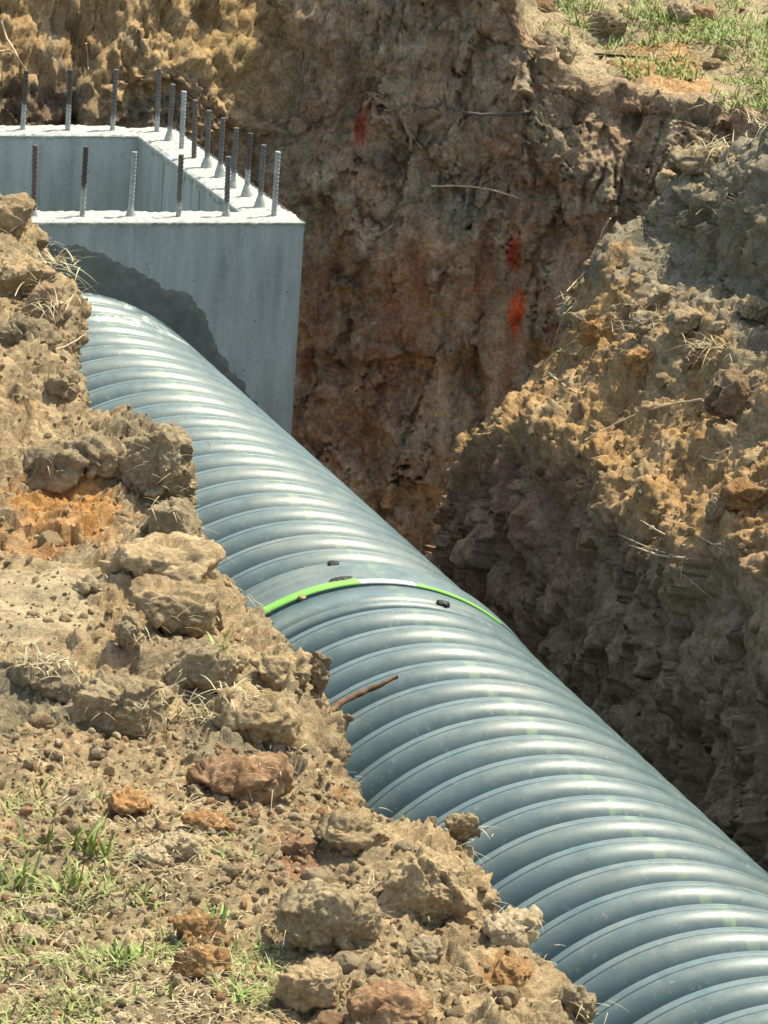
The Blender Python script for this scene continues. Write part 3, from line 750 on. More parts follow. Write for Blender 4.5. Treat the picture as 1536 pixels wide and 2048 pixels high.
def boxmesh(name, x0, x1, y0, y1, z0, z1, mat, par):
    v = [bp(x, y, z) for x in (x0, x1) for y in (y0, y1) for z in (z0, z1)]
    f = [(0, 1, 3, 2), (4, 6, 7, 5), (0, 4, 5, 1), (2, 3, 7, 6), (0, 2, 6, 4), (1, 5, 7, 3)]
    return link(name, mesh_np(name, v, f, False), mat, par)
boxmesh('floor_slab', LX+T6, -T6, T6, LY-T6, -HB, -HB+.15, M_CONC, box)
for xx in (-.86, -.50):
    boxmesh('form_seam', xx-.004, xx+.004, LY-T6-.006, LY-T6+.01, -1.2, -.03, M_CONC, box)
    boxmesh('form_seam', xx+.016, xx+.020, LY-T6-.004, LY-T6+.01, -1.2, -.03, M_CONC, box)
for yy in (1.05, .62):
    boxmesh('form_seam', -T6-.004, -T6+.01, yy-.003, yy+.003, -1.2, -.03, M_CONC, box)
# ragged skin of spilt concrete hanging from the inner arrises
def drip(name, pts_fn, n, mat, big=.3):
    u = np.linspace(0, 1, n); P = np.array([pts_fn(t) for t in u])
    dz = (np.abs(gnoise(P*1.0, .03, 400.))*.05+np.abs(gnoise(P, .009, 410.))*.022)*big+.003
    out = np.array(pts_fn.n)*.004
    V = np.concatenate([P+out*.2+V3(0, 0, .002), P+out, P+out*.9-np.stack([dz*0, dz*0, dz*.5], -1), P-np.stack([dz*0, dz*0, dz], -1)+out*.1])
    F = grid_faces(4, n)
    return link(name, mesh_np(name, V, F, True), mat, box)
def seg(p, q, nrm):
    f = lambda t: np.array(bp(*(np.array(p)*(1-t)+np.array(q)*t)))
    f.n = nrm; return f
drip('spilt_concrete_lip', seg((-T6-.002, T6, -.004), (-T6-.002, LY-T6, -.004), (-1, 0, 0)), 420, M_CONC, .8)
drip('spilt_concrete_lip', seg((LX+T6, LY-T6-.002, -.004), (-T6, LY-T6-.002, -.004), (0, -1, 0)), 360, M_CTOP)
drip('spilt_concrete_lip', seg((LX, -.002, -.004), (0, -.002, -.004), (0, -1, 0)), 420, M_CTOP)
drip('spilt_concrete_lip', seg((.002, 0, -.004), (.002, LY, -.004), (1, 0, 0)), 420, M_CTOP)
# damp mortar packed round the pipe
def mortar():
    ang = np.array([-180, -90, 0, 18, 22.4, 28.7, 35.2, 41.4, 47.5, 53.5, 60.5, 72.1, 81, 87.8, 92.9, 120, 150, 180])
    rad = np.array([.66, .64, .66, .66, .641, .626, .618, .647, .666, .67, .646, .662, .683, .692, .70, .69, .67, .66])
    n = 700; th = np.linspace(-math.pi, math.pi, n, endpoint=False)
    ro = np.interp(np.degrees(th), ang, rad)
    pc = np.stack([np.cos(th), np.sin(th), th*0], -1)
    ro = ro+gnoise(pc, .09, 500.)*.018+gnoise(pc, .022, 510.)*.009+gnoise(pc, .008, 520.)*.004
    ex = float((EP-BO)@BX); ez = EP[2]-C0[2]
    rings = []
    for fr, th_ in ((0, .012), (.35, .009), (.7, .005), (.94, .003), (1.0, -.003)):
        r_ = (PR-.03)*(1-fr)+ro*fr
        V = np.stack([ex+np.cos(th)*r_, -th_+0*r_, ez+np.sin(th)*r_], -1)
        V[:, 2] = np.minimum(V[:, 2], -.01)
        rings.append(V)
    V = np.concatenate(rings)+np.array(bp(0, 0, 0))
    return link('mortar_patch', mesh_np('mortar_patch', V, grid_faces(5, n, True), True), M_MORTAR, box)
mortar()
# steel bars
def bar_mat(name, rust, h0):
    mt, nt, bs = new_mat(name)
    tc = node(nt, 'ShaderNodeTexCoord').outputs['Object']
    sep = node(nt, 'ShaderNodeSeparateXYZ'); nt.links.new(tc, sep.inputs[0])
    n = noise_node(nt, 60, 4, .6, tc)
    ad = node(nt, 'ShaderNodeMath', operation='MULTIPLY_ADD'); nt.links.new(n.outputs[0], ad.inputs[0]); ad.inputs[1].default_value = .08; nt.links.new(sep.outputs['Z'], ad.inputs[2])
    r_ = ramp(nt, ad.outputs[0], [(h0+.03, (.34, .36, .35)), (h0+.05, rust)])
    c = mixc(nt, 1.0, r_.outputs[0], ramp(nt, n.outputs[0], [(.3, .65), (.7, 1.25)]).outputs[0], 'MULTIPLY')
    nt.links.new(c, bs.inputs['Base Color']); bs.inputs['Roughness'].default_value = .6; bs.inputs['Metallic'].default_value = .25
    return mt
BM = [bar_mat('rusty_steel', (.13, .10, .08), -.03), bar_mat('cement_splashed_steel', (.075, .06, .05), .09), bar_mat('grey_steel', (.12, .115, .105), .05), bar_mat('pale_coated_steel', (.2, .2, .19), .22)]
def bar_mesh(mat):
    nz, ns = 72, 12; r = .0076
    z = np.linspace(-.02, .2057, nz); th = np.linspace(0, 2*math.pi, ns, endpoint=False)
    Z, TH = np.meshgrid(z, th, indexing='ij')
    rr = r+.0014*sstep(.25, .75, np.sin(TH*1.0+Z*2*math.pi/.0125)*.5+.5)
    V = np.stack([rr*np.cos(TH), rr*np.sin(TH), Z], -1).reshape(-1, 3)
    V = np.concatenate([V, [[0, 0, .2062]]])
    F = grid_faces(nz, ns, True)[:, ::-1]
    me = mesh_np('steel_bar', V, F, True)
    bm = bmesh.new(); bm.from_mesh(me); bm.verts.ensure_lookup_table()
    t0 = (nz-1)*ns
    bm.faces.new([bm.verts[t0+i] for i in range(ns)]); bm.to_mesh(me); bm.free()
    me.materials.append(mat); return me
BAR = [bar_mesh(m_) for m_ in BM]
def collar_mesh():
    n = 20; pr = [(.0, .0185), (.012, .0165), (.024, .0125), (.033, .0095), (.038, .007)]
    th = np.linspace(0, 2*math.pi, n, endpoint=False)
    V = np.concatenate([np.stack([r_*np.cos(th), r_*np.sin(th), th*0+z_], -1) for z_, r_ in pr])
    V += gnoise(V, .012, 600.)[:, None]*.0035
    return mesh_np('mortar_collar', V, grid_faces(len(pr), n, True)[:, ::-1], True)
COL = collar_mesh(); COL.materials.append(M_COLLAR)
FR = [134.7, 124.2, 127.7, 132.3, 143, 145, 138, 130, 140, 135]
RR = [134.7, 123.3, 127.3, 120.3, 121.1, 118.4, 121.1, 121, 118.9, 129.5]
BKR = [129.5, 127.7, 126.8, 123.6, 128, 125, 130, 127, 126, 128]
bars = []
fm = [3, 2, 2, 3, 1, 0, 0, 1, 2, 0]; rm = [3, 2, 1, 2, 2, 2, 0, 3, 2, 2]; bk = [2, 2, 1, 1, 1, 2, 0, 1, 2, 0]
fc = {1, 3, 5}; rc = {1, 2, 3, 4, 5, 8}
for i in range(9): bars.append((-S6*.5-S6*i, S6*.5, FR[i]/134., fm[i], i in fc))
for i in range(1, 9): bars.append((-S6*.5, S6*.5+S6*i, RR[i]/128.5, rm[i], i in rc))
for i in range(9): bars.append((-S6*.5-S6*i, S6*9.5, BKR[i]/126., bk[i], False))
for i, (x_, y_, hh, mi, hc) in enumerate(bars):
    o = link('steel_bar', BAR[mi], None, box)
    o.location = Vector(bp(x_, y_, -.004)); o.scale = (1, 1, hh)
    o.rotation_euler = (random.uniform(-.02, .02), random.uniform(-.015, .03), random.uniform(0, 6.28))
    if hc:
        c_ = link('mortar_collar', COL, None, box); c_.location = Vector(bp(x_, y_, -.003)); s_ = random.uniform(.75, 1.15); c_.scale = (s_, s_, s_*random.uniform(.8, 1.3)); c_.rotation_euler = (0, 0, random.uniform(0, 6))

# ------------------------------------------------------------------ clods and stones
def ico(sub):
    bm = bmesh.new(); bmesh.ops.create_icosphere(bm, subdivisions=sub, radius=1.0)
    V = np.array([v.co[:] for v in bm.verts]); F = np.array([[v.index for v in f.verts] for f in bm.faces]); bm.free()
    return V/np.linalg.norm(V, axis=1)[:, None], F
ICO = {k: ico(k) for k in (1, 2, 3, 4, 5, 6)}
def rock_shape(seed, sub, planes=14, sharp=.75, rough=1.0):
    r = np.random.default_rng(seed)
    D, F = ICO[sub]
    n = r.normal(size=(planes, 3)); n /= np.linalg.norm(n, axis=1)[:, None]; h = r.uniform(.62, 1.0, planes)
    dots = D@n.T
    t = np.where(dots > .05, h/np.maximum(dots, .05), 9).min(1); t = np.minimum(t, 1.15)
    rad = t*sharp+(1-sharp)*.9
    o = r.uniform(0, 90)
    V = D*rad[:, None]
    dd = fbm(V, .8, 3, .5, o)*.14
    if sub == 3: dd = dd+facets(V, .9, o+2)*.12
    if sub >= 4: dd = dd+rough*(crumbly(V, o+3, .55)*.10+fbm(V, .13, 3, .75, o+9)*.06)
    if sub >= 5: dd = dd+rough*(crumbly(V, o+7, .22)*.035+billow(V, .09, 3, .65, o+12)*.05-.02)
    V = V+D*dd[:, None]
    return V.astype(np.float32), F
def clod(px, py, w, h, mat, label, name='soil_clod', cat='clod', seed=0, sub=5, which=None, yaw=None, deep=.85, sink=.28, rough=1.0, sharp=.72, tilt=.25, group=None):
    s = surf(px, py+h*.30, which)
    if s is None: return None
    P, N, dep, nm = s
    k = dep/FPX
    V, F = rock_shape(1000+seed, sub, 11, .85, 0.0)
    ext = V.max(0)-V.min(0)
    wm = w*k; hm = h*k*.92
    dim = np.array([wm, wm*deep, hm]); V = V/ext*dim
    D = V/dim**2; D /= np.linalg.norm(D, axis=1)[:, None]
    m0 = (wm*hm)**.5; o_ = seed*3.7
    dd = facets(V+fbm(V, m0*.3, 2, .5, o_)[:, None]*m0*.05, m0*.5, o_)*m0*.085 + facets(V, m0*.24, o_+5)*m0*.022 + crumbly(V, o_, m0*.45)*m0*.06*rough + crumbly(V, o_+9, m0*.19)*m0*.030*rough + fbm(V, .024, 3, .75, o_+4)*.012 + billow(V, .018, 2, .6, o_+8)*.006
    V = V + D*dd[:, None]
    V[:, 2] -= V[:, 2].min()
    me = mesh_np(name, V, F, True)
    o = link(name, me, CM[mat])
    o.location = Vector(P + V3(0, 0, -hm*sink))
    o.rotation_euler = (random.uniform(-tilt, tilt)*.5, random.uniform(-tilt, tilt), yaw if yaw is not None else random.uniform(-.5, .5))
    tag(o, label, cat, group)
    o.rotation_mode = 'XYZ'; Rm = np.array(o.rotation_euler.to_matrix()); PLACED.append((nm, V@Rm.T+np.array(o.location)))
    return o
PLACED = []
L_ = 'left'; R_ = 'right'
CL = [
 # near bank
 (22, 430, 130, 105, 'tan', 'large tan clod hiding the left end of the box front', L_, .3),
 (30, 545, 180, 150, 'tan', 'wide dry clod with matted roots below the box', L_, .35),
 (92, 608, 90, 110, 'brown', 'dark brown overhanging clod touching the pipe end at the box', L_, .3),
 (60, 660, 130, 90, 'clay', 'dark root-bound clod under the wide dry clod', L_, .35),
 (118, 768, 66, 66, 'grey', 'small shadowed clod at the bank edge beside cement-smeared ribs', L_, .35),
 (318, 925, 140, 190, 'clay', 'tall grey-brown clod with a tuft on its top, leaning over the pipe', L_, .3),
 (205, 910, 150, 100, 'grey', 'grey clod lying against the tall tufted clod', L_, .3),
 (110, 930, 130, 95, 'clay', 'dull grey clod above the orange clay', L_, .35),
 (140, 1035, 270, 130, 'orange', 'bright orange crumbly clay lump on the near bank', L_, .55),
 (20, 1015, 70, 60, 'tan', 'pale tan stone beside the orange clay lump', L_, .35),
 (350, 1040, 130, 120, 'clay', 'cracked grey lump under the tall tufted clod', L_, .35),
 (320, 1125, 230, 110, 'tan', 'broad tan clod with a crumbling flat top', L_, .4),
 (350, 1215, 210, 120, 'tan', 'tan ledge of soil with a steep shadowed side', L_, .35),
 (262, 1265, 62, 95, 'grey', 'narrow upright grey clod standing beside the tan ledge', L_, .25),
 (180, 1170, 60, 40, 'pale', 'small pale cracked lump on the sandy slide', L_, .35),
 (250, 1415, 215, 140, 'grey', 'large grey block of clay with a flat top and hanging rootlets', L_, .25),
 (90, 1340, 190, 100, 'clay', 'dark matted clod of roots left of the grey block', L_, .4),
 (430, 1330, 150, 110, 'grey', 'grey clod between the grey block and the bank edge', L_, .35),
 (500, 1420, 170, 110, 'tan', 'root-covered tan clod near the pipe joint', L_, .4),
 (637, 1350, 46, 95, 'brown', 'thin upright brown slab of clay at the bank edge', L_, .2),
 (560, 1330, 130, 110, 'tan', 'soft tan clod at the bank edge below the green band', L_, .45),
 (488, 1562, 195, 98, 'rust', 'reddish brown flat clod split by a dark crack', L_, .25),
 (245, 1606, 88, 50, 'orange', 'small orange clod left of the reddish split clod', L_, .28),
 (408, 1645, 92, 42, 'orange', 'flat orange fragment below the reddish split clod', L_, .28),
 (392, 1588, 32, 28, 'pale', 'small whitish stone beside the reddish split clod', L_, .25),
 (365, 1698, 88, 70, 'pale', 'pale angular stone below the flat orange fragment', L_, .28),
 (295, 1712, 72, 44, 'pale', 'pale flat stone left of the angular stone', L_, .3),
 (640, 1820, 195, 170, 'grey', 'big rounded earth clod with rootlets above the round stone', L_, .3),
 (634, 1980, 122, 104, 'tan', 'rounded tan stone at the foot of the big earth clod', L_, .2),
 (408, 1925, 115, 72, 'orange', 'orange rusty rock lying among short grass', L_, .22),
 (390, 1855, 110, 70, 'orange', 'crumbly orange clod behind the rusty rock', L_, .35),
 (90, 1828, 90, 38, 'pale', 'thin pale orange slab lying in the grass', L_, .3),
 (65, 1876, 62, 30, 'pale', 'small flat pale fragment in the grass below the thin slab', L_, .3),
 (780, 2005, 165, 95, 'rust', 'reddish brown block right of the rounded tan stone', L_, .35),
 (760, 1780, 58, 46, 'tan', 'tan clod right of the big earth clod', L_, .3),
 (870, 1740, 190, 190, 'tan', 'thick crumbling tan clod overhanging the pipe', L_, .42),
 (918, 1655, 70, 62, 'tan', 'small fibrous clod on top of the overhanging clod', L_, .3),
 (720, 1650, 150, 95, 'tan', 'dusty tan clod at the bank edge left of the fibrous clod', L_, .4),
 (1032, 1862, 118, 60, 'pale', 'flat pale orange slab of rock on the bank edge', L_, .2),
 (1148, 2005, 80, 92, 'clay', 'smooth dark grey stone at the bank edge', L_, .3),
 (850, 1900, 90, 70, 'grey', 'grey crumbling clod below the overhanging clod', L_, .35),
 (900, 1960, 70, 60, 'tan', 'tan lump between the reddish block and the dark stone', L_, .35),
 (1020, 1940, 90, 60, 'orange', 'orange crumbling lump under the flat pale slab', L_, .4),
 (600, 1690, 80, 50, 'rust', 'red clay lump in the gravel behind the big clod', L_, .4),
 # right bank
 (1326, 592, 50, 46, 'grey', 'round grey clod on the ledge under the shaded earth step', R_, .2),
 (1290, 640, 70, 46, 'grey', 'pale grey clod in front of the round one', R_, .3),
 (1365, 640, 90, 50, 'grey', 'wide grey clod right of the round one', R_, .3),
 (1270, 625, 60, 66, 'brown', 'dark upright clod at the top of the orange slope', R_, .3),
 (1500, 612, 62, 56, 'grey', 'grey stone at the foot of the shaded earth step', R_, .25),
 (1440, 655, 40, 28, 'grey', 'small flat grey stone on the ledge', R_, .25),
 (1188, 650, 46, 70, 'orange', 'upright ochre lump standing on the slope', R_, .3),
 (1278, 715, 66, 62, 'orange', 'ochre block half way up the orange slope', R_, .35),
 (1470, 780, 130, 120, 'brown', 'big brown clod jutting from the right slope', R_, .35),
 (1385, 710, 46, 80, 'brown', 'narrow brown clod left of the dry grass tuft', R_, .35),
 (1500, 990, 110, 90, 'orange', 'ochre clod low on the right slope', R_, .4),
 (1440, 1010, 60, 60, 'tan', 'tan clod beside the low ochre clod', R_, .4),
 (1510, 760, 46, 34, 'grey', 'grey stone beside the big jutting brown clod', R_, .3),
 (1150, 640, 60, 40, 'grey', 'grey clod at the upper end of the orange slope', R_, .4),
 (1400, 300, 120, 60, 'grey', 'dry grey clod crowning the right spoil ridge', R_, .35),
 (1290, 330, 46, 50, 'tan', 'tan clod at the tip of the right spoil ridge', R_, .35),
 # ground beyond the far wall
 (1352, 28, 58, 46, 'grey', 'grey boulder on the ground above the far wall', 'far', .25),
 (1410, 32, 46, 34, 'rust', 'reddish clod right of the grey boulder', 'far', .25),
 (1222, 45, 80, 60, 'clay', 'dark grey clod by the grass above the far wall', 'far', .3),
 (1100, 75, 120, 90, 'clay', 'earth lump at the rim of the far wall', 'far', .45),
]
for i, (px, py, w, h, mt, lab, wh, sk) in enumerate(CL):
    nm = 'stone' if any(q in lab for q in ('stone', 'rock', 'boulder', 'slab of rock')) else 'soil_clod'
    clod(px, py, w, h, mt, lab, nm, 'stone' if nm == 'stone' else 'clod', seed=i, sub=6 if w*h > 26000 else (5 if w*h > 2500 else 4), which=wh, sink=sk)

# crumbs, roots and straw also lie on the big clods
BASE_PATCH = list(PATCH)
for i, pt in enumerate(PATCH):
    add = [v for (nm, v) in PLACED if nm == pt[2]]
    if not add: continue
    nn = []
    for v in add:
        c = v.mean(0)-V3(0, 0, .02); n_ = v-c; n_ /= np.linalg.norm(n_, axis=1)[:, None]; nn.append(n_)
    A_ = np.concatenate(add).astype(np.float32); N_ = np.concatenate(nn).astype(np.float32)
    px, py, dep = project(A_)
    PATCH[i] = (np.concatenate([pt[0], A_]), np.concatenate([pt[1], N_]), pt[2], np.concatenate([pt[3], np.full(len(A_), .2 if pt[2] == 'left' else .6)]), np.concatenate([pt[4], px]), np.concatenate([pt[5], py]), np.concatenate([pt[6], dep]))
# small clods: one shape shared by many, each an object
SMALL = []
for i in range(14):
    V, F = rock_shape(5000+i, 3, 7, 1.0)
    SMALL.append(V)
def small_set(n, which, cond, size, mats, label, group, name='small_clod'):
    P, N, nm, ex, px, py, dep = [p for p in BASE_PATCH if p[2] == which][0]
    ok = np.nonzero(cond(P, N, ex, px, py))[0]
    protos = {}
    for i in range(n):
        j = int(rng.choice(ok)); mk = mats[int(rng.integers(len(mats)))]; si = int(rng.integers(len(SMALL)))
        if (mk, si) not in protos:
            me = mesh_np(name, SMALL[si], ICO[3][1], False); me.materials.append(CM[mk]); protos[(mk, si)] = me
        o = link(name, protos[(mk, si)])
        r = size[0]*(size[1]/size[0])**(rng.random()**2.2)
        o.scale = (r*rng.uniform(.8, 1.2), r*rng.uniform(.8, 1.2), r*rng.uniform(.6, .9))
        o.location = Vector(P[j]+N[j]*r*.15); o.rotation_euler = (rng.uniform(-.6, .6), rng.uniform(-.6, .6), rng.uniform(0, 6.28))
        tag(o, label, 'clod', group)
inframe = lambda px, py: (px > -20) & (px < 1556) & (py > -20) & (py < 2068)
small_set(170, 'left', lambda P, N, ex, px, py: inframe(px, py) & (py > 1420) & (N[:, 2] > .5), (.007, .026), ['tan', 'grey', 'pale', 'tan', 'pale', 'tan', 'rust', 'tan'], 'small loose clod strewn over the stony near bank', 'small clods on the near bank')
small_set(70, 'left', lambda P, N, ex, px, py: inframe(px, py) & (py < 1420) & (N[:, 2] > .5), (.008, .028), ['tan', 'grey', 'clay', 'tan'], 'small loose clod lying between the big bank clods', 'small clods between big clods')
small_set(90, 'right', lambda P, N, ex, px, py: inframe(px, py) & (ex > .5) & (N[:, 2] > .35) & (py < 1000), (.008, .026), ['tan', 'tan', 'grey', 'grey'], 'small loose clod lying on the right slope', 'small clods on the right slope')
small_set(40, 'far', lambda P, N, ex, px, py: inframe(px, py) & (ex > .7) & (px > 1050), (.012, .035), ['tan', 'grey', 'rust'], 'small clod on the ground above the far wall', 'small clods above the far wall')

# gravel and crumbs nobody could count
def scatter_mesh(name, which, n, cond, size, palette, sub=1):
    P, N, nm, ex, px, py, dep = [p for p in BASE_PATCH if p[2] == which][0]
    ok = np.nonzero(cond(P, N, ex, px, py))[0]; ix = rng.choice(ok, n)
    shapes = [rock_shape(7000+i, sub, 9, .9)[0] for i in range(10)]
    F0 = ICO[sub][1]; nv = len(shapes[0])
    VV = np.empty((n, nv, 3), np.float32); CC = np.empty((n, nv, 3), np.float32)
    for i, j in enumerate(ix):
        r = size[0]*(size[1]/size[0])**(rng.random()**2.6)
        q = rng.normal(size=(3, 3)); q, _ = np.linalg.qr(q)
        VV[i] = (shapes[i % 10]*np.array([1, rng.uniform(.7, 1), rng.uniform(.5, .85)])*r)@q.T + P[j]+N[j]*r*.25
        CC[i] = palette[int(rng.integers(len(palette)))]*rng.uniform(.75, 1.2)
    F = (np.arange(n)[:, None, None]*nv+F0[None]).reshape(-1, 3)
    me = mesh_np(name, VV.reshape(-1, 3), F, False, CC.reshape(-1, 3))
    return tag(link(name, me, M_SOIL), kind='stuff')
g1 = scatter_mesh('gravel', 'left', 3800, lambda P, N, ex, px, py: inframe(px, py) & (ex > .25) & (N[:, 2] > .4), (.0035, .013), [TAN, GREY, PALE, TAN, PALE, TAN, TAN, RUST*1.1, V3(.43, .32, .19)], 2)
tag(g1, 'loose gravel and crumbs over the near bank', 'gravel')
g2 = scatter_mesh('soil_crumbs', 'left', 2000, lambda P, N, ex, px, py: inframe(px, py) & (ex <= .25) & (N[:, 2] > .3), (.003, .012), [TAN, GREY, TAN, CLAYG], 2)
tag(g2, 'dry soil crumbs among the big near clods', 'soil')
g3 = scatter_mesh('slope_crumbs', 'right', 1400, lambda P, N, ex, px, py: inframe(px, py) & (ex > .5) & (N[:, 2] > .3), (.0035, .014), [OCHRE, TAN, TAN, GREY], 2)
tag(g3, 'ochre soil crumbs on the right slope', 'soil')

# ------------------------------------------------------------------ grass, straw and roots
def blade_geo(root, dirv, length, width, bend, nseg=4):
    up = V3(0, 0, 1); side = np.cross(dirv, up); side /= np.linalg.norm(side)+1e-9
    pts = []
    for i in range(nseg+1):
        t = i/nseg
        c = root+dirv*length*t+up*(-bend*length*t*t)
        w_ = width*(1-t)**.7*.5
        pts.append(c-side*w_); pts.append(c+side*w_)
    return np.array(pts)
def blades(name, spots, mat, parent=None):
    VV, FF, b = [], [], 0
    for (root, n, h, spread, wid, lean, bend) in spots:
        for i in range(n):
            th = rng.uniform(0, 6.283); el = rng.uniform(*lean)
            d = V3(math.cos(th)*math.cos(el), math.sin(th)*math.cos(el), math.sin(el))
            r0 = root+V3(rng.normal()*spread, rng.normal()*spread, -.004)
            pt = blade_geo(r0, d, h*rng.uniform(.5, 1.15), wid*rng.uniform(.6, 1.2), bend*rng.uniform(.3, 1.4))
            k = len(pt)//2
            VV.append(pt); FF.append(np.array([[b+2*q, b+2*q+1, b+2*q+3, b+2*q+2] for q in range(k-1)])); b += len(pt)
    me = mesh_np(name, np.concatenate(VV), np.concatenate(FF), True)
    return link(name, me, mat, parent)
def tuft(px, py, n, hpx, mat, label, which=None, lean=(.5, 1.4), spread=.01, wid=.005, bend=.35, name='grass_tuft', group=None):
    s = surf(px, py, which)
    if s is None: return
    P, N, dep, nm = s; k = dep/FPX
    o = blades(name, [(V3(0, 0, 0), n, hpx*k, spread, wid, lean, bend)], mat)
    o.location = Vector(P)
    return tag(o, label, 'grass', group)
TF = [
 (90, 1700, 30, 120, M_GRASS, 'green grass tuft on gravel left of the pale stones', 'left'),
 (180, 1710, 34, 140, M_GRASS, 'tall green grass tuft beside the pale flat stone', 'left'),
 (200, 1600, 9, 55, M_GRASS, 'small green sprig left of the small orange clod', 'left'),
 (30, 1770, 26, 120, M_GRASS, 'green grass tuft above the thin pale slab', 'left'),
 (130, 1780, 26, 125, M_GRASS, 'long-bladed green tuft right of the thin pale slab', 'left'),
 (290, 1810, 14, 60, M_GRASS, 'short green tuft below the grey gravel', 'left'),
 (430, 1825, 10, 50, M_GRASS, 'few green blades above the crumbly orange clod', 'left'),
 (260, 1920, 26, 70, M_GRASS, 'green tuft left of the rusty rock', 'left'),
 (470, 1985, 28, 70, M_GRASS, 'green tuft below the rusty rock', 'left'),
 (40, 1910, 22, 70, M_GRASS, 'greyish green tuft below the small flat fragment', 'left'),
 (310, 1995, 22, 60, M_GRASS, 'low green tuft in dry straw', 'left'),
 (450, 1290, 9, 50, M_GRASS, 'single bright green sprig on the root-covered clod', 'left'),
 (60, 1560, 10, 45, M_GRASS, 'tiny green sprig on bare gravel', 'left'),
 (555, 1490, 46, 85, M_STRAW, 'pale dry grass clump hanging at the bank edge', 'left'),
 (400, 1430, 40, 90, M_STRAW, 'dead straw clump behind the grey block', 'left'),
 (470, 1380, 34, 80, M_STRAW, 'dead straw clump on the root-covered clod', 'left'),
 (320, 850, 34, 45, M_BARK, 'dark stubble tuft on top of the tall clod', 'left'),
 (100, 520, 50, 90, M_STRAW, 'dry grass matted over the wide clod by the box', 'left'),
 (110, 600, 36, 90, M_STRAW, 'dry roots trailing over the overhanging clod', 'left'),
 (90, 1320, 44, 75, M_STRAW, 'dead straw on the dark matted clod', 'left'),
 (915, 1665, 22, 35, M_STRAW, 'fibrous straw tuft on the small edge clod', 'left'),
 (1155, 55, 34, 70, M_GRASS, 'bright green tuft at the rim of the far wall', 'far'),
 (1290, 95, 26, 60, M_GRASS, 'green tuft hanging over the far rim right of the dark clod', 'far'),
 (1440, 690, 70, 75, M_STRAW, 'grey dry grass tuft on the right ledge', 'right'),
 (1440, 290, 50, 60, M_STRAW, 'dry grass tuft on the right spoil ridge', 'right'),
 (1500, 230, 46, 60, M_STRAW, 'straw tuft at the top of the right spoil ridge', 'right'),
 (1160, 600, 40, 40, M_STRAW, 'grey straw at the tip of the orange slope', 'right'),
]
for (px, py, n, h, mt, lab, wh) in TF:
    flat = mt is not M_GRASS
    tuft(px, py, n, h, mt, lab, wh, lean=(-.1, 1.0) if flat else (.25, 1.35), spread=.03 if flat else .016, wid=.0038 if flat else .0085, bend=.5 if flat else .35)
def field(name, which, n, cond, h, mat, wid, lean, label, per=3, spread=.012):
    P, N, nm, ex, px, py, dep = [p for p in (PATCH if 'root' in name else BASE_PATCH) if p[2] == which][0]
    ok = np.nonzero(cond(P, N, ex, px, py))[0]; ix = rng.choice(ok, n)
    o = blades(name, [(P[j]+N[j]*.002, per, h, spread, wid, lean, .35) for j in ix], mat)
    return tag(o, label, 'grass', kind='stuff')
def dens(P, s, off, lo, hi): return sstep(lo, hi, fbm(P, s, 3, .5, off))
lowleft = lambda P, N, ex, px, py: inframe(px, py) & (N[:, 2] > .4) & ((py-1560) + (520-px)*.25 - np.maximum(px-480, 0)*2.5 > rng.random(len(px))*420) & (fbm(P, .25, 2, .5, 800.) > -.18)
field('dry_straw', 'left', 1500, lowleft, .045, M_STRAW, .0028, (-.05, .45), 'dry straw lying over the grassy corner of the bank', 3, .02)
field('short_grass', 'left', 620, lambda P, N, ex, px, py: lowleft(P, N, ex, px, py) & (fbm(P, .2, 2, .5, 810.) > .0), .055, M_GRASS, .0045, (.15, 1.2), 'short green grass in the corner of the bank', 3, .012)
field('root_hairs', 'left', 950, lambda P, N, ex, px, py: inframe(px, py) & (ex < .35) & (py > 400) & (fbm(P, .22, 2, .5, 820.) > .02), .05, M_STRAW, .0022, (-.4, .7), 'dry rootlets matted over the near clods', 3, .02)
field('edge_rootlets', 'right', 240, lambda P, N, ex, px, py: inframe(px, py) & (py < 720) & (fbm(P, .2, 2, .5, 830.) > .05), .05, M_STRAW, .002, (-.2, .9), 'dry rootlets on the right ledge', 3, .02)
field('rim_grass', 'far', 900, lambda P, N, ex, px, py: inframe(px, py) & (ex > .6) & (px > 1080) & ((px-1250)*.9 + 60-py*.6 + fbm(P, .3, 2, .5, 840.)*500 > 60), .07, M_GRASS, .007, (.3, 1.3), 'green grass growing above the far wall', 4, .025)
field('rim_straw', 'far', 500, lambda P, N, ex, px, py: inframe(px, py) & (ex > .15) & (px > 1060), .06, M_STRAW, .004, (-.1, .7), 'dry straw along the far rim', 3, .02)

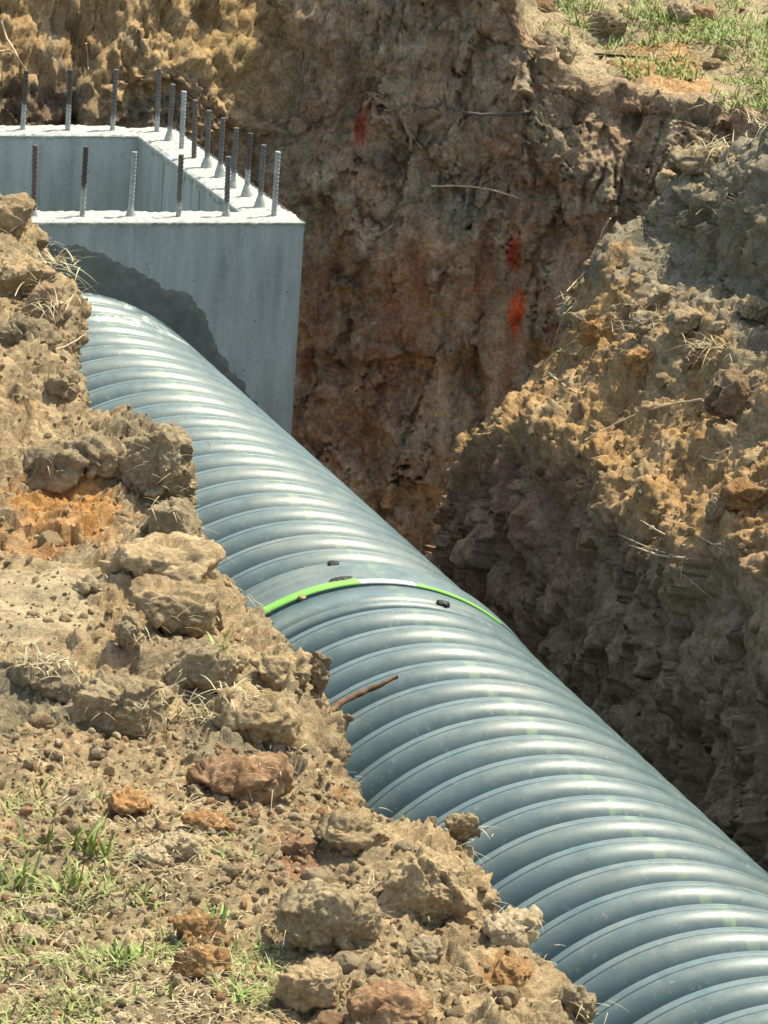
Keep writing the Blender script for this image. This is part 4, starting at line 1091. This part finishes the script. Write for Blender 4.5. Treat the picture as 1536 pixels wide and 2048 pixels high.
def tube(name, pts, r0, r1, mat, nsub=8, ns=6):
    pts = np.array(pts, float); k = len(pts)
    t = np.linspace(0, k-1, (k-1)*nsub+1)
    C_ = catmull(np.arange(k), pts, t); n = len(C_)
    C_ = C_+np.stack([gnoise(C_, .03, 900.+i*7)*r0*.5 for i in range(3)], -1)
    tg = np.gradient(C_, axis=0); tg /= np.linalg.norm(tg, axis=1)[:, None]+1e-9
    u = np.cross(tg, V3(.13, .2, .97)); u /= np.linalg.norm(u, axis=1)[:, None]+1e-9; v = np.cross(tg, u)
    th = np.linspace(0, 2*math.pi, ns, endpoint=False); rr = np.linspace(r0, r1, n)
    rr = rr*(1+.25*gnoise(C_, .02, 950.))
    V = C_[:, None]+rr[:, None, None]*(np.cos(th)[None, :, None]*u[:, None]+np.sin(th)[None, :, None]*v[:, None])
    V = np.concatenate([V.reshape(-1, 3), C_[:1], C_[-1:]])
    F = grid_faces(n, ns, True)
    caps = np.array([[n*ns, (i+1) % ns, i, i] for i in range(ns)]+[[n*ns+1, (n-1)*ns+i, (n-1)*ns+(i+1) % ns, (n-1)*ns+(i+1) % ns] for i in range(ns)])
    bm = bmesh.new(); vs = [bm.verts.new(p) for p in V]
    for f in F: bm.faces.new([vs[i] for i in f])
    for f in caps: bm.faces.new([vs[i] for i in f[:3]])
    for f in bm.faces: f.smooth = True
    me = bpy.data.meshes.new(name); bm.to_mesh(me); bm.free()
    return me
def twig(pix, rpx, mat, label, which, lifts=None, name='root', cat='root', fork=None):
    pts = []; dep = 16
    for i, (px, py) in enumerate(pix):
        s = surf(px, py, which)
        lf = .008 if lifts is None else lifts[i]
        d = ray(px, py); d = d/np.linalg.norm(d)
        pts.append(s[0]-d*lf); dep = s[2]
    k = dep/FPX
    me = tube(name, pts, rpx*k, rpx*k*.45, mat)
    o = link(name, me, mat); tag(o, label, cat)
    if fork:
        for fp in fork:
            p2 = []
            for (px, py) in fp:
                s = surf(px, py, which); d = ray(px, py); d = d/np.linalg.norm(d); p2.append(s[0]-d*.01)
            link('side_root', tube('side_root', p2, rpx*k*.6, rpx*k*.25, mat), mat, o)
    return o
TW = [
 ([(1085, 222), (1040, 224), (980, 230), (925, 226), (892, 208), (876, 190)], 4.5, M_DROOT, 'thick dark forked root sticking out of the far wall', 'far', [0, .03, .05, .06, .06, .05], [[(885, 203), (868, 213), (845, 213), (826, 210)]]),
 ([(860, 372), (930, 373), (990, 382), (1050, 403)], 2.6, M_ROOT, 'pale thin root lying across the middle of the far wall', 'far', [.02, .03, .03, .01], [[(940, 373), (955, 363), (945, 366)]]),
 ([(0, 36), (18, 70), (36, 110), (52, 148)], 3.2, M_ROOT, 'pale twig hanging behind the steel bars of the box', 'far', [.02, .05, .06, .05], [[(0, 101), (18, 101), (34, 104)]]),
 ([(172, 86), (173, 112), (175, 137)], 2.4, M_ROOT, 'short pale rootlet on the far wall above the box', 'far', None, None),
 ([(1222, 436), (1208, 458), (1198, 482), (1180, 515)], 2.4, M_ROOT, 'thin pale root hanging in front of the shaded far wall', 'far', [.05, .05, .05, .05], None),
 ([(1235, 530), (1190, 536), (1150, 548), (1114, 570)], 2.6, M_ROOT, 'curved pale root sticking out from the spoil ridge tip', 'right', [.0, .03, .05, .06], None),
 ([(1085, 632), (1055, 630), (1030, 626)], 2.4, M_ROOT, 'short pale rootlet pointing at the red clay streak', 'right', None, None),
 ([(1040, 668), (1020, 670), (1002, 674)], 2.2, M_ROOT, 'shorter rootlet below the one at the red streak', 'right', None, None),
 ([(1095, 747), (1130, 773), (1180, 800)], 3.0, M_ROOT, 'straight pale stick lying on the orange slope', 'right', None, None),
 ([(1402, 799), (1330, 812), (1250, 842), (1168, 882)], 3.0, M_ROOT, 'long thin pale stick lying across the orange slope', 'right', [.02, .03, .03, .02], None),
 ([(1372, 1116), (1320, 1112), (1256, 1086)], 3.8, M_ROOT, 'pale split stick on the shaded right wall', 'right', [.01, .03, .02], [[(1345, 1112), (1290, 1092), (1235, 1068)]]),
 ([(1368, 1092), (1325, 1066), (1280, 1040)], 2.6, M_ROOT, 'pale stick slanting above the split stick', 'right', None, None),
 ([(1460, 1112), (1420, 1084), (1374, 1058)], 2.4, M_ROOT, 'thin stick at the foot of the low ochre clod', 'right', None, None),
 ([(1363, 1118), (1362, 1150), (1356, 1180)], 2.2, M_ROOT, 'rootlet hanging down from the split stick', 'right', None, None),
 ([(1368, 1150), (1395, 1172), (1422, 1197)], 2.4, M_ROOT, 'slanting rootlet beside the hanging rootlet', 'right', None, None),
 ([(1180, 916), (1200, 913), (1222, 908)], 2.2, M_ROOT, 'short rootlet below the long thin stick', 'right', None, None),
 ([(1400, 912), (1418, 920), (1442, 920)], 2.2, M_ROOT, 'bent rootlet left of the low ochre clod', 'right', None, None),
 ([(140, 1690), (230, 1640), (310, 1610)], 1.8, M_ROOT, 'thin straw stalk on the gravel', 'left', None, None),
 ([(20, 1968), (80, 1972), (118, 1968)], 2.6, M_ROOT, 'dry stalk lying in the grassy corner', 'left', None, None),
 ([(265, 1405), (285, 1418), (296, 1400)], 2.0, M_ROOT, 'pale rootlet hanging on the face of the grey block', 'left', [.03, .04, .03], None),
 ([(300, 1200), (330, 1192), (352, 1200)], 2.0, M_ROOT, 'curly rootlet on top of the tan ledge', 'left', [.02, .03, .02], None),
 ([(90, 700), (130, 690), (172, 668)], 2.2, M_ROOT, 'pale root across the dark root-bound clod', 'left', [.03, .04, .05], None),
]
for (pix, r_, mt, lab, wh, lf, fk) in TW:
    twig(pix, r_, mt, lab, wh, lf, name='stick' if 'stick' in lab or 'twig' in lab or 'stalk' in lab else 'root', cat='stick' if 'stick' in lab or 'twig' in lab or 'stalk' in lab else 'root', fork=fk)

# ------------------------------------------------------------------ things lying on the pipe
def on_pipe(px, py, rad=PR, org=B, d=dn):
    """point on the crest cylinder of the pipe"""
    r = ray(px, py); r = r/np.linalg.norm(r); q = CAM-org
    rp = r-d*(r@d); qp = q-d*(q@d)
    a_ = rp@rp; b_ = 2*rp@qp; c_ = qp@qp-rad*rad
    disc = b_*b_-4*a_*c_
    t = (-b_-math.sqrt(max(disc, 0)))/(2*a_)
    p = CAM+r*t; v = p-org; n = v-d*(v@d); n /= np.linalg.norm(n)
    return p, n
pts = []
for i, (px, py) in enumerate([(672, 1443), (705, 1408), (735, 1388), (765, 1375), (798, 1364)]):
    p, n = on_pipe(px, py); pts.append(p+n*[.03, .016, .009, .008, .010][i])
o = link('stick', tube('stick', pts, .0085, .005, M_BARK, 8, 8), M_BARK); tag(o, 'bent brown stick lying across the pipe ribs', 'stick')
p, n = on_pipe(605, 1200)
V, F = rock_shape(77, 4); me = mesh_np('stone', V*np.array([.011, .011, .009]), F, True)
o = link('stone', me, M_PALE); o.location = Vector(p+n*.006); tag(o, 'small pale stone resting on the pipe below the green band', 'stone')
def smear(px, py, w, h, label, seed, rad=.004):
    p, n = on_pipe(px, py, PR+rad); k = 13.4/FPX
    V, F = rock_shape(seed, 5, 12, .6, 1.6)
    V = V*np.array([w*k*.5, w*k*.22+.012, .0075])
    me = mesh_np('tar_smear', V, F, True); o = link('tar_smear', me, M_TAR)
    z = Vector(n); x = Vector((1, .3, -.02)); x = (x-z*x.dot(z)).normalized(); y = z.cross(x)
    o.rotation_euler = Matrix((x, y, z)).transposed().to_euler(); o.location = Vector(p)
    tag(o, label, 'tar')
smear(681, 1160, 58, 18, 'lumpy black tar smear beside the white part of the green band', 301)
smear(666, 1127, 26, 10, 'small black tar smear on the bell above the lumpy one', 302)
smear(887, 1206, 36, 12, 'crusty black tar smear on the smooth pipe end right of the joint', 303, .003)
